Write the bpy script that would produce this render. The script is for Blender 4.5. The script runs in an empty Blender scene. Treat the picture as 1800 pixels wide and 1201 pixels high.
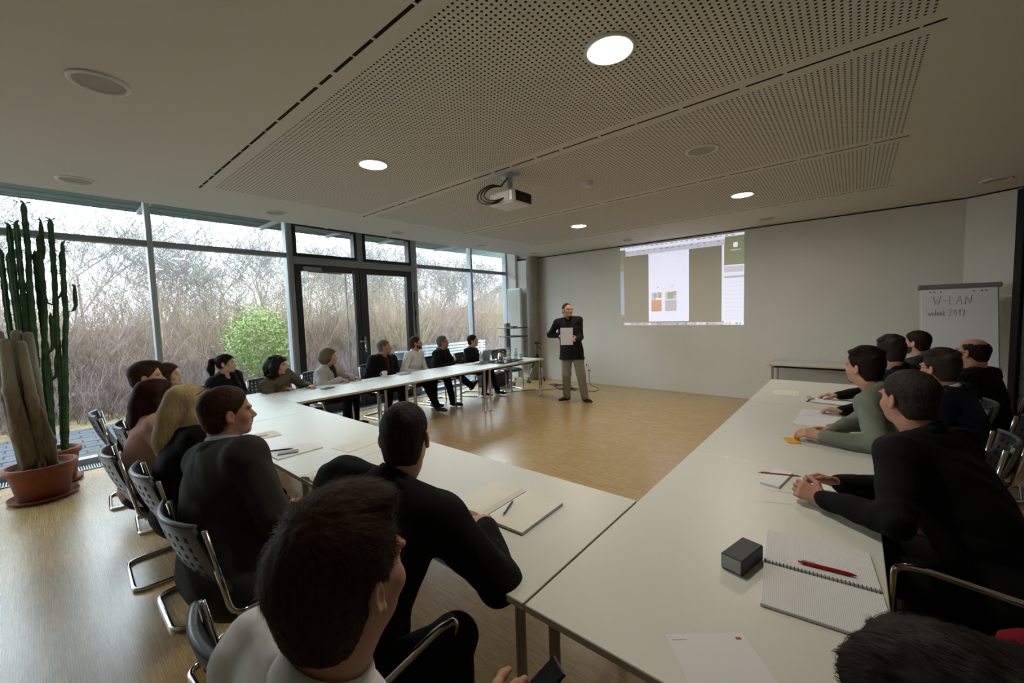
import bpy, math, random
import numpy as np
from mathutils import Vector, Matrix
random.seed(7); RNG = np.random.default_rng(7)
SC = bpy.context.scene
COL = SC.collection
PI = math.pi

# ------------------------------------------------------------------ camera, world, lights, exposure
cam_d = bpy.data.cameras.new('camera'); cam = bpy.data.objects.new('camera', cam_d); COL.objects.link(cam)
cam_d.sensor_width = 36.0; cam_d.lens = 36.0*709.7/1800.0; cam_d.clip_start = 0.05; cam_d.clip_end = 400
_f = 709.7
def _unit(v): v = np.array(v, float); return v/np.linalg.norm(v)
_dy = _unit([1503-900, 533-600.5, _f]); _dx = -_unit([62-900, 577-600.5, _f])
_dx = _unit(_dx-_dy*_dx.dot(_dy)); _dz = np.cross(_dx, _dy)
_R = np.stack([_dx, _dy, _dz])
cam.matrix_world = Matrix(((_R[0,0], -_R[0,1], -_R[0,2], 0), (_R[1,0], -_R[1,1], -_R[1,2], 0),
                           (_R[2,0], -_R[2,1], -_R[2,2], 1.645), (0,0,0,1)))
SC.camera = cam
w = bpy.data.worlds.new('overcast_sky'); SC.world = w; w.use_nodes = True
SKY = 7.4
_nt = w.node_tree; _bg = _nt.nodes['Background']; _bg.inputs[0].default_value = (0.80, 0.87, 1.0, 1); _bg.inputs[1].default_value = SKY
LAMP = 108.0
SC.view_settings.view_transform = 'Standard'; SC.view_settings.look = 'None'
SC.view_settings.exposure = 0.82; SC.view_settings.gamma = 1.0; SC.view_settings.use_curve_mapping = False

# ------------------------------------------------------------------ materials
def lin(c):
    if isinstance(c, str):
        c = [int(c[i:i+2], 16)/255 for i in (0, 2, 4)]
    return tuple((x/12.92 if x <= .04045 else ((x+.055)/1.055)**2.4) for x in c[:3])+(1,)
MATS = {}
def mat(name, col='808080', rough=.5, metal=0., noise=0., nscale=20., bump=0., bscale=60., col2=None, spec=.5, stretch=None, emit=None, estr=1., coat=0., wave=False):
    if name in MATS: return MATS[name]
    m = bpy.data.materials.new(name); m.use_nodes = True; MATS[name] = m
    nt = m.node_tree; b = nt.nodes['Principled BSDF']
    c = lin(col); b.inputs['Base Color'].default_value = c
    b.inputs['Roughness'].default_value = rough; b.inputs['Metallic'].default_value = metal
    b.inputs['Specular IOR Level'].default_value = spec
    if coat: b.inputs['Coat Weight'].default_value = coat
    if emit: b.inputs['Emission Color'].default_value = lin(emit); b.inputs['Emission Strength'].default_value = estr
    tc = None
    if noise or bump:
        tc = nt.nodes.new('ShaderNodeTexCoord'); src = tc.outputs['Object']
        if stretch:
            mp = nt.nodes.new('ShaderNodeMapping'); mp.inputs['Scale'].default_value = stretch
            nt.links.new(src, mp.inputs['Vector']); src = mp.outputs['Vector']
    if noise:
        n = nt.nodes.new('ShaderNodeTexNoise'); n.inputs['Scale'].default_value = nscale; n.inputs['Detail'].default_value = 5
        nt.links.new(src, n.inputs['Vector'])
        mx = nt.nodes.new('ShaderNodeMix'); mx.data_type = 'RGBA'
        c2 = lin(col2) if col2 else tuple(x*(1-noise) for x in c[:3])+(1,)
        mx.inputs['A'].default_value = c; mx.inputs['B'].default_value = c2
        rp = nt.nodes.new('ShaderNodeMapRange'); rp.inputs['From Min'].default_value = .3; rp.inputs['From Max'].default_value = .7
        nt.links.new(n.outputs['Fac'], rp.inputs['Value']); nt.links.new(rp.outputs['Result'], mx.inputs['Factor'])
        nt.links.new(mx.outputs['Result'], b.inputs['Base Color'])
    if bump:
        n2 = nt.nodes.new('ShaderNodeTexNoise'); n2.inputs['Scale'].default_value = bscale; n2.inputs['Detail'].default_value = 4
        nt.links.new(src, n2.inputs['Vector'])
        bp = nt.nodes.new('ShaderNodeBump'); bp.inputs['Strength'].default_value = bump; bp.inputs['Distance'].default_value = .01
        nt.links.new(n2.outputs['Fac'], bp.inputs['Height']); nt.links.new(bp.outputs['Normal'], b.inputs['Normal'])
    return m
def mat_emit(name, col, s):
    m = bpy.data.materials.new(name); m.use_nodes = True; nt = m.node_tree; nt.nodes.clear()
    o = nt.nodes.new('ShaderNodeOutputMaterial'); e = nt.nodes.new('ShaderNodeEmission')
    e.inputs[0].default_value = lin(col); e.inputs[1].default_value = s; nt.links.new(e.outputs[0], o.inputs[0]); MATS[name] = m; return m
def mat_glass(name, tint='eef4f2'):
    m = bpy.data.materials.new(name); m.use_nodes = True; nt = m.node_tree; nt.nodes.clear()
    o = nt.nodes.new('ShaderNodeOutputMaterial'); t = nt.nodes.new('ShaderNodeBsdfTransparent'); g = nt.nodes.new('ShaderNodeBsdfGlossy')
    t.inputs[0].default_value = lin(tint); g.inputs['Roughness'].default_value = 0.0
    lw = nt.nodes.new('ShaderNodeLayerWeight'); lw.inputs[0].default_value = .5      # Schlick, the same from both sides
    pw = nt.nodes.new('ShaderNodeMath'); pw.operation = 'POWER'; pw.inputs[1].default_value = 5.0; nt.links.new(lw.outputs['Facing'], pw.inputs[0])
    ma = nt.nodes.new('ShaderNodeMath'); ma.operation = 'MULTIPLY_ADD'; ma.inputs[1].default_value = .9; ma.inputs[2].default_value = .045; nt.links.new(pw.outputs[0], ma.inputs[0])
    mx = nt.nodes.new('ShaderNodeMixShader'); nt.links.new(ma.outputs[0], mx.inputs[0]); nt.links.new(t.outputs[0], mx.inputs[1]); nt.links.new(g.outputs[0], mx.inputs[2])
    nt.links.new(mx.outputs[0], o.inputs[0]); MATS[name] = m; return m
def mat_parquet():
    m = bpy.data.materials.new('parquet'); m.use_nodes = True; nt = m.node_tree; b = nt.nodes['Principled BSDF']
    tc = nt.nodes.new('ShaderNodeTexCoord')
    br = nt.nodes.new('ShaderNodeTexBrick'); br.inputs['Scale'].default_value = 1.0
    br.inputs['Brick Width'].default_value = .16; br.inputs['Row Height'].default_value = .0095; br.inputs['Mortar Size'].default_value = .0005
    br.inputs['Color1'].default_value = lin('cdb182'); br.inputs['Color2'].default_value = lin('b89a68'); br.inputs['Mortar'].default_value = lin('6b4f30'); br.offset = 0.0; br.inputs['Bias'].default_value = -.1
    nt.links.new(tc.outputs['Object'], br.inputs['Vector'])
    n = nt.nodes.new('ShaderNodeTexNoise'); n.inputs['Scale'].default_value = 3.0; n.inputs['Detail'].default_value = 6
    mp = nt.nodes.new('ShaderNodeMapping'); mp.inputs['Scale'].default_value = (4, 60, 1); nt.links.new(tc.outputs['Object'], mp.inputs['Vector']); nt.links.new(mp.outputs['Vector'], n.inputs['Vector'])
    mx = nt.nodes.new('ShaderNodeMix'); mx.data_type = 'RGBA'; mx.blend_type = 'MULTIPLY'; mx.inputs['B'].default_value = lin('d6c8b4')
    rp = nt.nodes.new('ShaderNodeMapRange'); rp.inputs['From Min'].default_value = .35; rp.inputs['From Max'].default_value = .75
    nt.links.new(n.outputs['Fac'], rp.inputs['Value']); nt.links.new(rp.outputs['Result'], mx.inputs['Factor']); nt.links.new(br.outputs['Color'], mx.inputs['A'])
    nt.links.new(mx.outputs['Result'], b.inputs['Base Color'])
    b.inputs['Roughness'].default_value = .27; b.inputs['Specular IOR Level'].default_value = .9
    bp = nt.nodes.new('ShaderNodeBump'); bp.inputs['Strength'].default_value = .06; bp.inputs['Distance'].default_value = .002
    nt.links.new(n.outputs['Fac'], bp.inputs['Height']); nt.links.new(bp.outputs['Normal'], b.inputs['Normal'])
    MATS['parquet'] = m; return m

mat_parquet(); mat_glass('pane_glass'); mat_glass('drink_glass', 'e6f0ec')
mat('ceiling_paint', 'd2cfc6', .85, bump=.06, bscale=150)
mat('wall_paint', 'd6d3ca', .85, bump=.08, bscale=90, noise=.04, nscale=2)
mat('void_shade', '0c0b0a', .9)  # near-black colour stands in for shade inside gaps and recesses
mat('table_laminate', 'd0d1ca', .38, noise=.02, nscale=40, bump=.02, bscale=300)
mat('table_edge', 'b9b29c', .5)
mat('chrome', 'c8c8c8', .12, 1.0)
mat('leg_steel', 'b9bbbc', .3, .55)
mat('steel_dark', '2a2a2c', .35, .8)
mat('alu', '83888d', .42, .35)
mat('alu_light', 'a9b0b8', .4, .2)
mat('black_frame', '15161a', .35)
mat('chair_plastic', '2c3036', .38)
mat('black_plastic', '0d0d0e', .4)
mat('white_plastic', 'd8d8d2', .35)
mat('paper', 'dcdce0', .8)
mat('paper_grid', 'd8d8da', .8)
def _grid():
    m = MATS['paper_grid']; nt = m.node_tree; b = nt.nodes['Principled BSDF']; tc = nt.nodes.new('ShaderNodeTexCoord'); br = nt.nodes.new('ShaderNodeTexBrick'); br.offset = 0.
    br.inputs['Scale'].default_value = 1.; br.inputs['Brick Width'].default_value = .005; br.inputs['Row Height'].default_value = .005; br.inputs['Mortar Size'].default_value = .0003
    br.inputs['Color1'].default_value = lin('dcdcde'); br.inputs['Color2'].default_value = lin('dcdcde'); br.inputs['Mortar'].default_value = lin('9aa0ae'); nt.links.new(tc.outputs['Object'], br.inputs['Vector']); nt.links.new(br.outputs['Color'], b.inputs['Base Color'])
_grid()
mat('paper_warm', 'd8d6cc', .8)
mat('concrete', '8f887a', .85, noise=.2, nscale=9, bump=.2, bscale=40)
mat('terracotta', '8c4a30', .75, noise=.25, nscale=8, bump=.08, bscale=60)
mat('soil', '2b2018', .95)
mat('cactus_green', '23422a', .6, noise=.4, nscale=12, col2='3f6a35', bump=.2, bscale=80)
mat('cactus_wool', '74664c', .9, noise=.5, nscale=30, col2='54452e', bump=.8, bscale=160, stretch=(1, 1, .3))
def _wool():
    "old brown skin low on the column, pale wool higher up"
    m = MATS['cactus_wool']; nt = m.node_tree; b = nt.nodes['Principled BSDF']; src = b.inputs['Base Color'].links[0].from_socket
    tc = nt.nodes.new('ShaderNodeTexCoord'); sp = nt.nodes.new('ShaderNodeSeparateXYZ'); mr = nt.nodes.new('ShaderNodeMapRange'); mx = nt.nodes.new('ShaderNodeMix'); mx.data_type = 'RGBA'
    nt.links.new(tc.outputs['Object'], sp.inputs[0]); nt.links.new(sp.outputs['Z'], mr.inputs['Value']); mr.inputs['From Min'].default_value = .85; mr.inputs['From Max'].default_value = 1.2
    mx.inputs['B'].default_value = lin('8f8a7a'); nt.links.new(src, mx.inputs['A']); nt.links.new(mr.outputs['Result'], mx.inputs['Factor']); nt.links.new(mx.outputs['Result'], b.inputs['Base Color'])
_wool()
mat('paver', '474b52', .85, noise=.25, nscale=30, bump=.3, bscale=80)
mat('paver_white', '8f989c', .6)
mat('bark', '5d574f', .9, noise=.4, nscale=14)
mat('twig_brown', '86706a', .9, noise=.5, nscale=.8, col2='9c8a76')
mat('twig_pink', '927d7a', .9, noise=.5, nscale=.8, col2='75665e')
mat('twig_straw', 'a39274', .9, noise=.5, nscale=.8, col2='82735f')
mat('twig_grey', '77746f', .9, noise=.4, nscale=2)
mat('dry_grass', '8f7e5c', .95, noise=.5, nscale=3, col2='6b5d44')
mat('bamboo_leaf', '86984e', .6, noise=.4, nscale=5, col2='6d8544')
mat('roof_board', '5d7069', .7)
mat('hazy_hill_wood', '7f8a8c', .95, noise=.4, nscale=.35, col2='6f7674')  # distant haze is put into the blue-grey colour of the wooded hill

# ------------------------------------------------------------------ mesh helpers
def new_mesh(name, V, F, mats=(), smooth=False, midx=None):
    me = bpy.data.meshes.new(name)
    V = np.asarray(V, np.float32).reshape(-1, 3)
    if isinstance(F, np.ndarray):
        nf, k = F.shape
        me.vertices.add(len(V)); me.vertices.foreach_set('co', V.ravel())
        me.loops.add(nf*k); me.loops.foreach_set('vertex_index', F.astype(np.int32).ravel())
        me.polygons.add(nf); me.polygons.foreach_set('loop_start', np.arange(0, nf*k, k, dtype=np.int32))
        try: me.polygons.foreach_set('loop_total', np.full(nf, k, np.int32))
        except Exception: pass
    else:
        me.from_pydata([tuple(map(float, v)) for v in V], [], F)
    for m in mats: me.materials.append(MATS[m] if isinstance(m, str) else m)
    if midx is not None: me.polygons.foreach_set('material_index', np.asarray(midx, np.int32))
    if smooth: me.polygons.foreach_set('use_smooth', np.ones(len(me.polygons), bool))
    me.update(calc_edges=True); me.validate()
    return me
def link(name, me, parent=None, loc=(0,0,0), rz=0.):
    o = bpy.data.objects.new(name, me); COL.objects.link(o); o.location = loc; o.rotation_euler = (0, 0, rz)
    if parent is not None: o.parent = parent
    return o
def tag(o, label=None, cat=None, group=None, kind=None):
    if label: o['label'] = label
    if cat: o['category'] = cat
    if group: o['group'] = group
    if kind: o['kind'] = kind
    return o
def empty(name, loc=(0,0,0), rz=0.):
    o = bpy.data.objects.new(name, None); COL.objects.link(o); o.location = loc; o.rotation_euler = (0,0,rz); o.empty_display_size = .1; return o
def copy_tree(o, parent=None, loc=None, rz=None):
    c = o.copy(); COL.objects.link(c); c.parent = parent
    if parent is not None: c.matrix_parent_inverse = o.matrix_parent_inverse.copy()
    if loc is not None: c.location = loc
    if rz is not None: c.rotation_euler = (0, 0, rz)
    for ch in o.children: copy_tree(ch, c)
    return c

class MB:
    "collects shapes into one mesh"
    def __init__(s): s.V = []; s.F = []; s.M = []; s.n = 0
    def add(s, V, F, m=0):
        V = [tuple(v) for v in V]; s.V += V; s.F += [tuple(i+s.n for i in f) for f in F]; s.M += [m]*len(F); s.n += len(V); return s
    def box(s, lo, hi, m=0, bev=0.):
        x0,y0,z0 = lo; x1,y1,z1 = hi
        if bev <= 0:
            V = [(x0,y0,z0),(x1,y0,z0),(x1,y1,z0),(x0,y1,z0),(x0,y0,z1),(x1,y0,z1),(x1,y1,z1),(x0,y1,z1)]
            return s.add(V, [(3,2,1,0),(4,5,6,7),(0,1,5,4),(1,2,6,5),(2,3,7,6),(3,0,4,7)], m)
        b = min(bev, (x1-x0)/2.01, (y1-y0)/2.01, (z1-z0)/2.01)
        V = []; idx = {}
        for i,(X,sx) in enumerate(((x0,1),(x1,-1))):
            for j,(Y,sy) in enumerate(((y0,1),(y1,-1))):
                for k,(Z,sz) in enumerate(((z0,1),(z1,-1))):
                    for a in range(3):
                        p = [X+sx*b, Y+sy*b, Z+sz*b]; p[a] = (X,Y,Z)[a]; idx[(i,j,k,a)] = len(V); V.append(p)
        F = []
        I = lambda i,j,k,a: idx[(i,j,k,a)]
        for i in (0,1):
            f = [I(i,0,0,0),I(i,1,0,0),I(i,1,1,0),I(i,0,1,0)]; F.append(f if i else f[::-1])
            f = [I(0,i,0,1),I(1,i,0,1),I(1,i,1,1),I(0,i,1,1)]; F.append(f[::-1] if i else f)
            f = [I(0,0,i,2),I(1,0,i,2),I(1,1,i,2),I(0,1,i,2)]; F.append(f if i else f[::-1])
        for p in (0,1):
            for q in (0,1):
                F.append([I(p,q,0,0),I(p,q,1,0),I(p,q,1,1),I(p,q,0,1)]); F.append([I(p,0,q,0),I(p,1,q,0),I(p,1,q,2),I(p,0,q,2)]); F.append([I(0,p,q,1),I(1,p,q,1),I(1,p,q,2),I(0,p,q,2)])
        for i in (0,1):
            for j in (0,1):
                for k in (0,1): F.append([I(i,j,k,0),I(i,j,k,1),I(i,j,k,2)])
        return s.add(V, F, m)
    def tube(s, pts, r, n=10, m=0, closed=False, caps=True):
        P = [Vector(p) for p in pts]; N = len(P); R = r if isinstance(r, (list, tuple)) else [r]*N
        T = []
        for i in range(N):
            a = P[(i-1) % N] if (closed or i > 0) else P[i]; b = P[(i+1) % N] if (closed or i < N-1) else P[i]
            t = (b-a); T.append(t.normalized() if t.length > 1e-9 else Vector((0,0,1)))
        up = Vector((0,0,1)) if abs(T[0].z) < .9 else Vector((1,0,0))
        u = (up-T[0]*up.dot(T[0])).normalized(); V = []; F = []
        for i in range(N):
            u = u-T[i]*u.dot(T[i]); u = u.normalized() if u.length > 1e-6 else T[i].orthogonal().normalized()
            v = T[i].cross(u)
            for k in range(n):
                a = 2*PI*k/n; V.append(P[i]+(u*math.cos(a)+v*math.sin(a))*R[i])
        for i in range(N if closed else N-1):
            j = (i+1) % N
            for k in range(n): F.append((i*n+k, i*n+(k+1) % n, j*n+(k+1) % n, j*n+k))
        if caps and not closed: F.append(tuple(range(n))[::-1]); F.append(tuple((N-1)*n+k for k in range(n)))
        return s.add(V, F, m)
    def lathe(s, prof, c=(0,0,0), n=24, m=0, capb=True, capt=False):
        V = []; F = []
        for r,z in prof:
            for k in range(n): a = 2*PI*k/n; V.append((c[0]+r*math.cos(a), c[1]+r*math.sin(a), c[2]+z))
        for i in range(len(prof)-1):
            for k in range(n): F.append((i*n+k, i*n+(k+1) % n, (i+1)*n+(k+1) % n, (i+1)*n+k))
        if capb: F.append(tuple(range(n))[::-1])
        if capt: F.append(tuple((len(prof)-1)*n+k for k in range(n)))
        return s.add(V, F, m)
    def quad(s, a, b, c, d, m=0): return s.add([a,b,c,d], [(0,1,2,3)], m)
    def build(s, name, mats, parent=None, smooth=False, loc=(0,0,0), rz=0.):
        if isinstance(mats, str): mats = [mats]
        me = new_mesh(name, s.V, s.F, mats, smooth, s.M)
        return link(name, me, parent, loc, rz)
def arc(path, rad, seg=5):
    "round the corners of a polyline"
    P = [Vector(p) for p in path]; out = [P[0]]
    for i in range(1, len(P)-1):
        a = (P[i-1]-P[i]); b = (P[i+1]-P[i]); r = min(rad, a.length*.49, b.length*.49)
        p0 = P[i]+a.normalized()*r; p1 = P[i]+b.normalized()*r
        for k in range(seg+1):
            t = k/seg; out.append(p0*(1-t)**2+P[i]*2*t*(1-t)+p1*t*t)
    out.append(P[-1]); return out

# ------------------------------------------------------------------ the room
XW, YB, ZC = -7.0, 8.1, 3.0      # window plane, back wall, ceiling
XR, YF = 4.4, -2.8
def struct(o, label=None, cat=None): return tag(o, label, cat, kind='structure')
fl = MB(); fl.box((XW-.05, YF, -.1), (XR, YB+.1, 0)); struct(fl.build('floor', 'parquet'), 'pale wooden strip parquet floor with a soft sheen', 'floor')
# ceiling: plain fields, perforated panels, slots
PX0, PX1 = -5.05, .31
SLOTS = [1.165, 2.945, 4.735, 6.58]; SW = .020; CX0 = -6.02
c = MB()
def cq(mb, x0, x1, y0, y1, z=ZC, m=0): mb.quad((x0,y0,z),(x0,y1,z),(x1,y1,z),(x1,y0,z), m)
cq(c, CX0, XR, YF, SLOTS[0]-SW/2); cq(c, CX0, XR, SLOTS[3]+SW/2, YB+.1); cq(c, CX0, PX0, SLOTS[0]-SW/2, SLOTS[3]+SW/2); cq(c, PX1, XR, SLOTS[0]-SW/2, SLOTS[3]+SW/2)
c.box((CX0-.03, YF, ZC), (CX0, YB+.1, ZC+.45)); c.box((XW-.1, YF, ZC+.45), (CX0, YB+.1, ZC+.5)); c.box((CX0, YF, ZC+.45), (XR, YB+.1, ZC+.5))
c.box((XW-.1, YB+.1, ZC), (XR+.2, YB+.2, ZC+.5)); c.box((XR+.1, YF-.1, ZC), (XR+.2, YB+.2, ZC+.5))
ceil = struct(c.build('ceiling', 'ceiling_paint'), 'off-white suspended ceiling with perforated panels and dark slots', 'ceiling')
bk = MB(); bk.quad((PX0-.2, SLOTS[0]-.1, ZC+.03), (PX0-.2, SLOTS[3]+.1, ZC+.03), (PX1+.2, SLOTS[3]+.1, ZC+.03), (PX1+.2, SLOTS[0]-.1, ZC+.03)); bk.build('backing_shade', 'void_shade', ceil)  # near-black sheet painted as the dark seen through the perforations
LAMPS_ON = [(-1.0, 2.03), (-3.27, 2.03), (-1.07, 5.65), (-3.36, 5.67)]
def perf_panel(y0, y1):
    "solid rim plus a grid of cells, each with a round hole"
    p = .0300; mb = 'ceiling_paint'
    hx0, hx1, hy0, hy1 = PX0+.10, PX1-.0, y0+.085, y1-.085
    nx = int((hx1-.03-hx0)/p); ny = int((hy1-hy0)/p); hx1 = hx0+nx*p; hy1 = hy0+ny*p
    ix, iy = np.meshgrid(np.arange(nx), np.arange(ny), indexing='ij'); cx = (hx0+(ix+.5)*p).ravel(); cy = (hy0+(iy+.5)*p).ravel()
    keep = np.ones(len(cx), bool)
    for lx, ly in LAMPS_ON+[(-1.03, 3.81)]: keep &= np.hypot(cx-lx, cy-ly) > .13
    keep &= np.hypot(cx+2.17, cy-3.86) > .06
    a = np.arange(8)*PI/4; oc = np.stack([np.cos(a), np.sin(a)], 1)
    outer = oc/np.maximum(np.abs(oc[:,:1]), np.abs(oc[:,1:]))*p/2; inner = oc*.0070
    C = np.stack([cx[keep], cy[keep]], 1); n = len(C)
    P = np.concatenate([C[:,None,:]+outer[None], C[:,None,:]+inner[None]], 1)     # n,16,2
    V = np.concatenate([P, np.full((n,16,1), ZC)], 2).reshape(-1, 3)
    q = np.array([[k, k+8, (k+1) % 8+8, (k+1) % 8] for k in range(8)])
    F = (np.arange(n)[:,None,None]*16+q[None]).reshape(-1, 4)
    D = np.stack([cx[~keep], cy[~keep]], 1); m = len(D)
    sq = np.array([[-1,-1],[-1,1],[1,1],[1,-1]])*p/2
    V2 = np.concatenate([D[:,None,:]+sq[None], np.full((m,4,1), ZC)], 2).reshape(-1, 3); F2 = np.arange(m*4).reshape(-1, 4)+len(V)
    R = []
    for (x0,x1,b0,b1) in ((PX0,hx0,y0,y1),(hx1,PX1,y0,y1),(hx0,hx1,y0,hy0),(hx0,hx1,hy1,y1)): R += [(x0,b0,ZC),(x0,b1,ZC),(x1,b1,ZC),(x1,b0,ZC)]
    F3 = np.arange(16).reshape(-1, 4)+len(V)+len(V2)
    me = new_mesh('perforated_panel', np.concatenate([V, V2, np.array(R)]), np.concatenate([F, F2, F3]), ['ceiling_paint'])
    o = link('perforated_panel', me, ceil); tag(o, kind='stuff')
for k in range(3): perf_panel(SLOTS[k]+SW/2, SLOTS[k+1]-SW/2)
for y in SLOTS:      # bridges that break the slot into dashes, and a near-black strip painted as its shade
    b = MB(); x = PX0+.12
    while x < PX1:
        b.box((x, y-SW/2, ZC-.001), (x+.008+random.random()*.03, y+SW/2, ZC+.002)); x += .17+random.random()*.2
    tag(b.build('slot_bridges', 'ceiling_paint', ceil), kind='stuff'); b = MB(); cq(b, PX0, PX1, y-SW/2-.001, y+SW/2+.05, ZC+.003); b.build('slot', 'void_shade', ceil)
# back wall with bend, other walls
wb = MB(); wt = ZC-.022
wb.box((XW-.1, YB, 0), (1.1, YB+.12, wt)); struct(wb.build('wall_back', 'wall_paint'), 'plain off-white end wall that carries the projected image', 'wall')
pts = [(1.1, 8.1), (1.5, 7.86), (2.1, 7.3), (3.0, 6.2), (XR, 5.2)]; wr = MB()
for (x0,y0),(x1,y1) in zip(pts, pts[1:]): wr.add([(x0,y0,0),(x1,y1,0),(x1,y1,wt),(x0,y0,wt),(x0+.1,y0+.1,0),(x1+.1,y1+.1,0),(x1+.1,y1+.1,wt),(x0+.1,y0+.1,wt)], [(0,1,2,3),(7,6,5,4),(3,2,6,7)])
struct(wr.build('wall_corner', 'wall_paint'), 'off-white wall bending away right of the flip chart', 'wall')
wr = MB(); wr.box((XR, YF, 0), (XR+.1, 5.3, ZC)); struct(wr.build('wall_right', 'wall_paint'), 'off-white side wall right of the long table', 'wall')
wr = MB(); wr.box((XW-.1, YF-.1, 0), (XR+.1, YF, ZC+.5)); struct(wr.build('wall_front', 'wall_paint'), 'off-white wall behind the viewer', 'wall')
tr = MB(); tr.box((XW, YB+.03, wt-.001), (XR, YB+.12, ZC+.02))
for (x0,y0),(x1,y1) in zip(pts, pts[1:]): tr.add([(x0,y0+.03,wt),(x1,y1+.03,wt),(x1,y1+.03,ZC),(x0,y0+.03,ZC)], [(0,1,2,3)])
struct(tr.build('shade_strip_1', 'void_shade'), 'near-black strip painted as the shade between end wall and ceiling', 'shade_strip')  # the gap's shade is put into the colour of this strip
tr = MB(); tr.box((XW, YB-.012, 0), (1.1, YB, .012)); struct(tr.build('baseboard_back', 'table_edge'), 'thin pale skirting strip along the end wall', 'baseboard')
# side pier between window end and corner column
pr = MB(); pr.box((XW-.1, 8.035, 0), (XW+.35, YB+.02, ZC+.45)); struct(pr.build('wall_pier', 'wall_paint'), 'narrow white pier between last window and concrete column', 'wall')
cl = MB(); cl.lathe([(.155,0),(.155,ZC)], (-6.02, 7.93, 0), 40); struct(cl.build('concrete_column', 'concrete', smooth=True), 'round bare concrete column in the room corner', 'column')

# ------------------------------------------------------------------ window wall
ZT0, ZT1 = 2.655, 2.725; WT = ZC+.45; SILL = .075
MUL = [-2.3, -.62, 1.03, 2.70, 5.16, 6.76, 8.02]
def bay(n, y0, y1, label):
    root = struct(empty('window_%d' % n, (XW, (y0+y1)/2, 0)), label, 'window'); a = (y1-y0)/2
    f = MB(); f.box((-.07,-a,0),(.07,-a+.03,WT),bev=.003); f.box((-.07,a-.03,0),(.07,a,WT),bev=.003); f.build('mullion', 'alu_light', root)
    f = MB(); f.box((-.07,-a+.03,ZT0),(.055,a-.03,ZT1),bev=.003); f.build('transom', 'alu', root)
    f = MB(); f.box((-.07,-a+.03,0),(.06,a-.03,SILL),bev=.003); f.build('sill', 'alu_light', root)
    for z0, z1 in ((SILL, ZT0), (ZT1, WT)):
        g = MB(); g.box((-.012,-a+.02,z0-.01),(-.002,a-.02,z1+.01)); g.build('pane', 'pane_glass', root)
    return root
bay(1, MUL[0], MUL[1], 'tall window bay beyond the left picture edge')
bay(2, MUL[1], MUL[2], 'tall window bay behind the cacti')
bay(3, MUL[2], MUL[3], 'tall window bay left of the black doors with green bamboo outside')
bay(4, MUL[4], MUL[5], 'tall window bay just right of the black doors')
bay(5, MUL[5], MUL[6], 'narrow window bay next to the white radiator')
# double door with two vent lights above
dr = struct(empty('window_6', (XW, 3.93, 0)), 'grey door surround with two black framed vent lights above the doors', 'window')
DY0, DY1 = MUL[3], MUL[4]
f = MB(); f.box((-.07,DY0-3.93,0),(.07,DY0-3.93+.07,WT),bev=.003); f.box((-.07,DY1-3.93-.12,0),(.07,DY1-3.93,WT),bev=.003); f.build('jamb', 'alu', dr)
f = MB(); f.box((-.07,DY0-3.93+.07,2.56),(.07,DY1-3.93-.12,2.68),bev=.003); f.build('door_head', 'alu', dr)
f = MB(); f.box((-.07,-.06,2.68),(.07,.06,WT),bev=.003); f.build('vent_mullion', 'alu', dr)
for y0, y1 in ((DY0-3.93+.07,-.06),(.06,DY1-3.93-.12)):
    f = MB(); z0, z1, t = 2.68, 3.22, .055
    f.box((-.05,y0,z0),(.085,y1,z0+t),bev=.004); f.box((-.05,y0,z1-t),(.085,y1,z1),bev=.004); f.box((-.05,y0,z0+t),(.085,y0+t,z1-t),bev=.004); f.box((-.05,y1-t,z0+t),(.085,y1,z1-t),bev=.004)
    v = f.build('vent_frame', 'black_frame', dr)
    f = MB(); f.box((0,y0+t-.01,z0+t-.01),(.008,y1-t+.01,z1-t+.01)); f.build('pane', 'pane_glass', v)
    f = MB(); f.box((.085,(y0+y1)/2-.03,z1-.04),(.11,(y0+y1)/2+.03,z1-.01),bev=.004); f.build('latch', 'alu_light', v)
    f = MB(); f.box((-.05,y0,z1),(.05,y1,WT)); f.build('head_panel', 'alu', dr)
def leaf(n, y0, y1, label, s0, s1):
    r = struct(empty('door_%d' % n, (XW, y0, 0)), label, 'door'); W = y1-y0; H0, H1 = .01, 2.555
    for (a,b,c_,d) in ((0,s0,H0,H1),(W-s1,W,H0,H1)):
        f = MB(); f.box((-.035,a,c_),(.06,b,d),bev=.004); f.build('stile', 'black_frame', r)
    for (c_,d) in ((H0,.16),(H1-.10,H1)):
        f = MB(); f.box((-.035,s0,c_),(.058,W-s1,d),bev=.004); f.build('rail', 'black_frame', r)
    f = MB(); f.box((.0,s0-.01,.15),(.01,W-s1+.01,H1-.09)); f.build('pane', 'pane_glass', r)
    return r
d1 = leaf(1, 2.78, 3.90, 'left black framed glass door leaf behind the woman in light cardigan', .10, .09)
d2 = leaf(2, 3.905, 5.03, 'right black framed glass door leaf with chrome lever handle', .15, .10)
h = MB(); h.box((.06,.03,1.02),(.07,.07,1.30),bev=.003); h.tube([(.07,.05,1.22),(.12,.05,1.22),(.125,-.09,1.22)], .011, 8); h.lathe([(.02,0),(.02,.012)], (.07,.05,1.07), 12); h.build('handle', 'chrome', d2, True)
h = MB(); h.box((.06,.12,2.45),(.11,.42,2.52),bev=.005); h.tube([(.11,.2,2.44),(.11,.75,2.43)], .012, 6); h.build('door_closer', 'alu', d1)
h = MB(); h.tube([(.10,.98,.12),(.10,.98,2.50)], .018, 10); h.tube([(.06,.98,2.45),(.10,.98,2.45)], .012, 6); h.tube([(.06,.98,.2),(.10,.98,.2)], .012, 6); h.build('pull_bar', 'alu', d1, True)
h = MB(); h.tube([(.085,.84,.12),(.085,.84,2.45)], .009, 8); h.build('bolt_rod', 'alu_light', d1, True)
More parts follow.
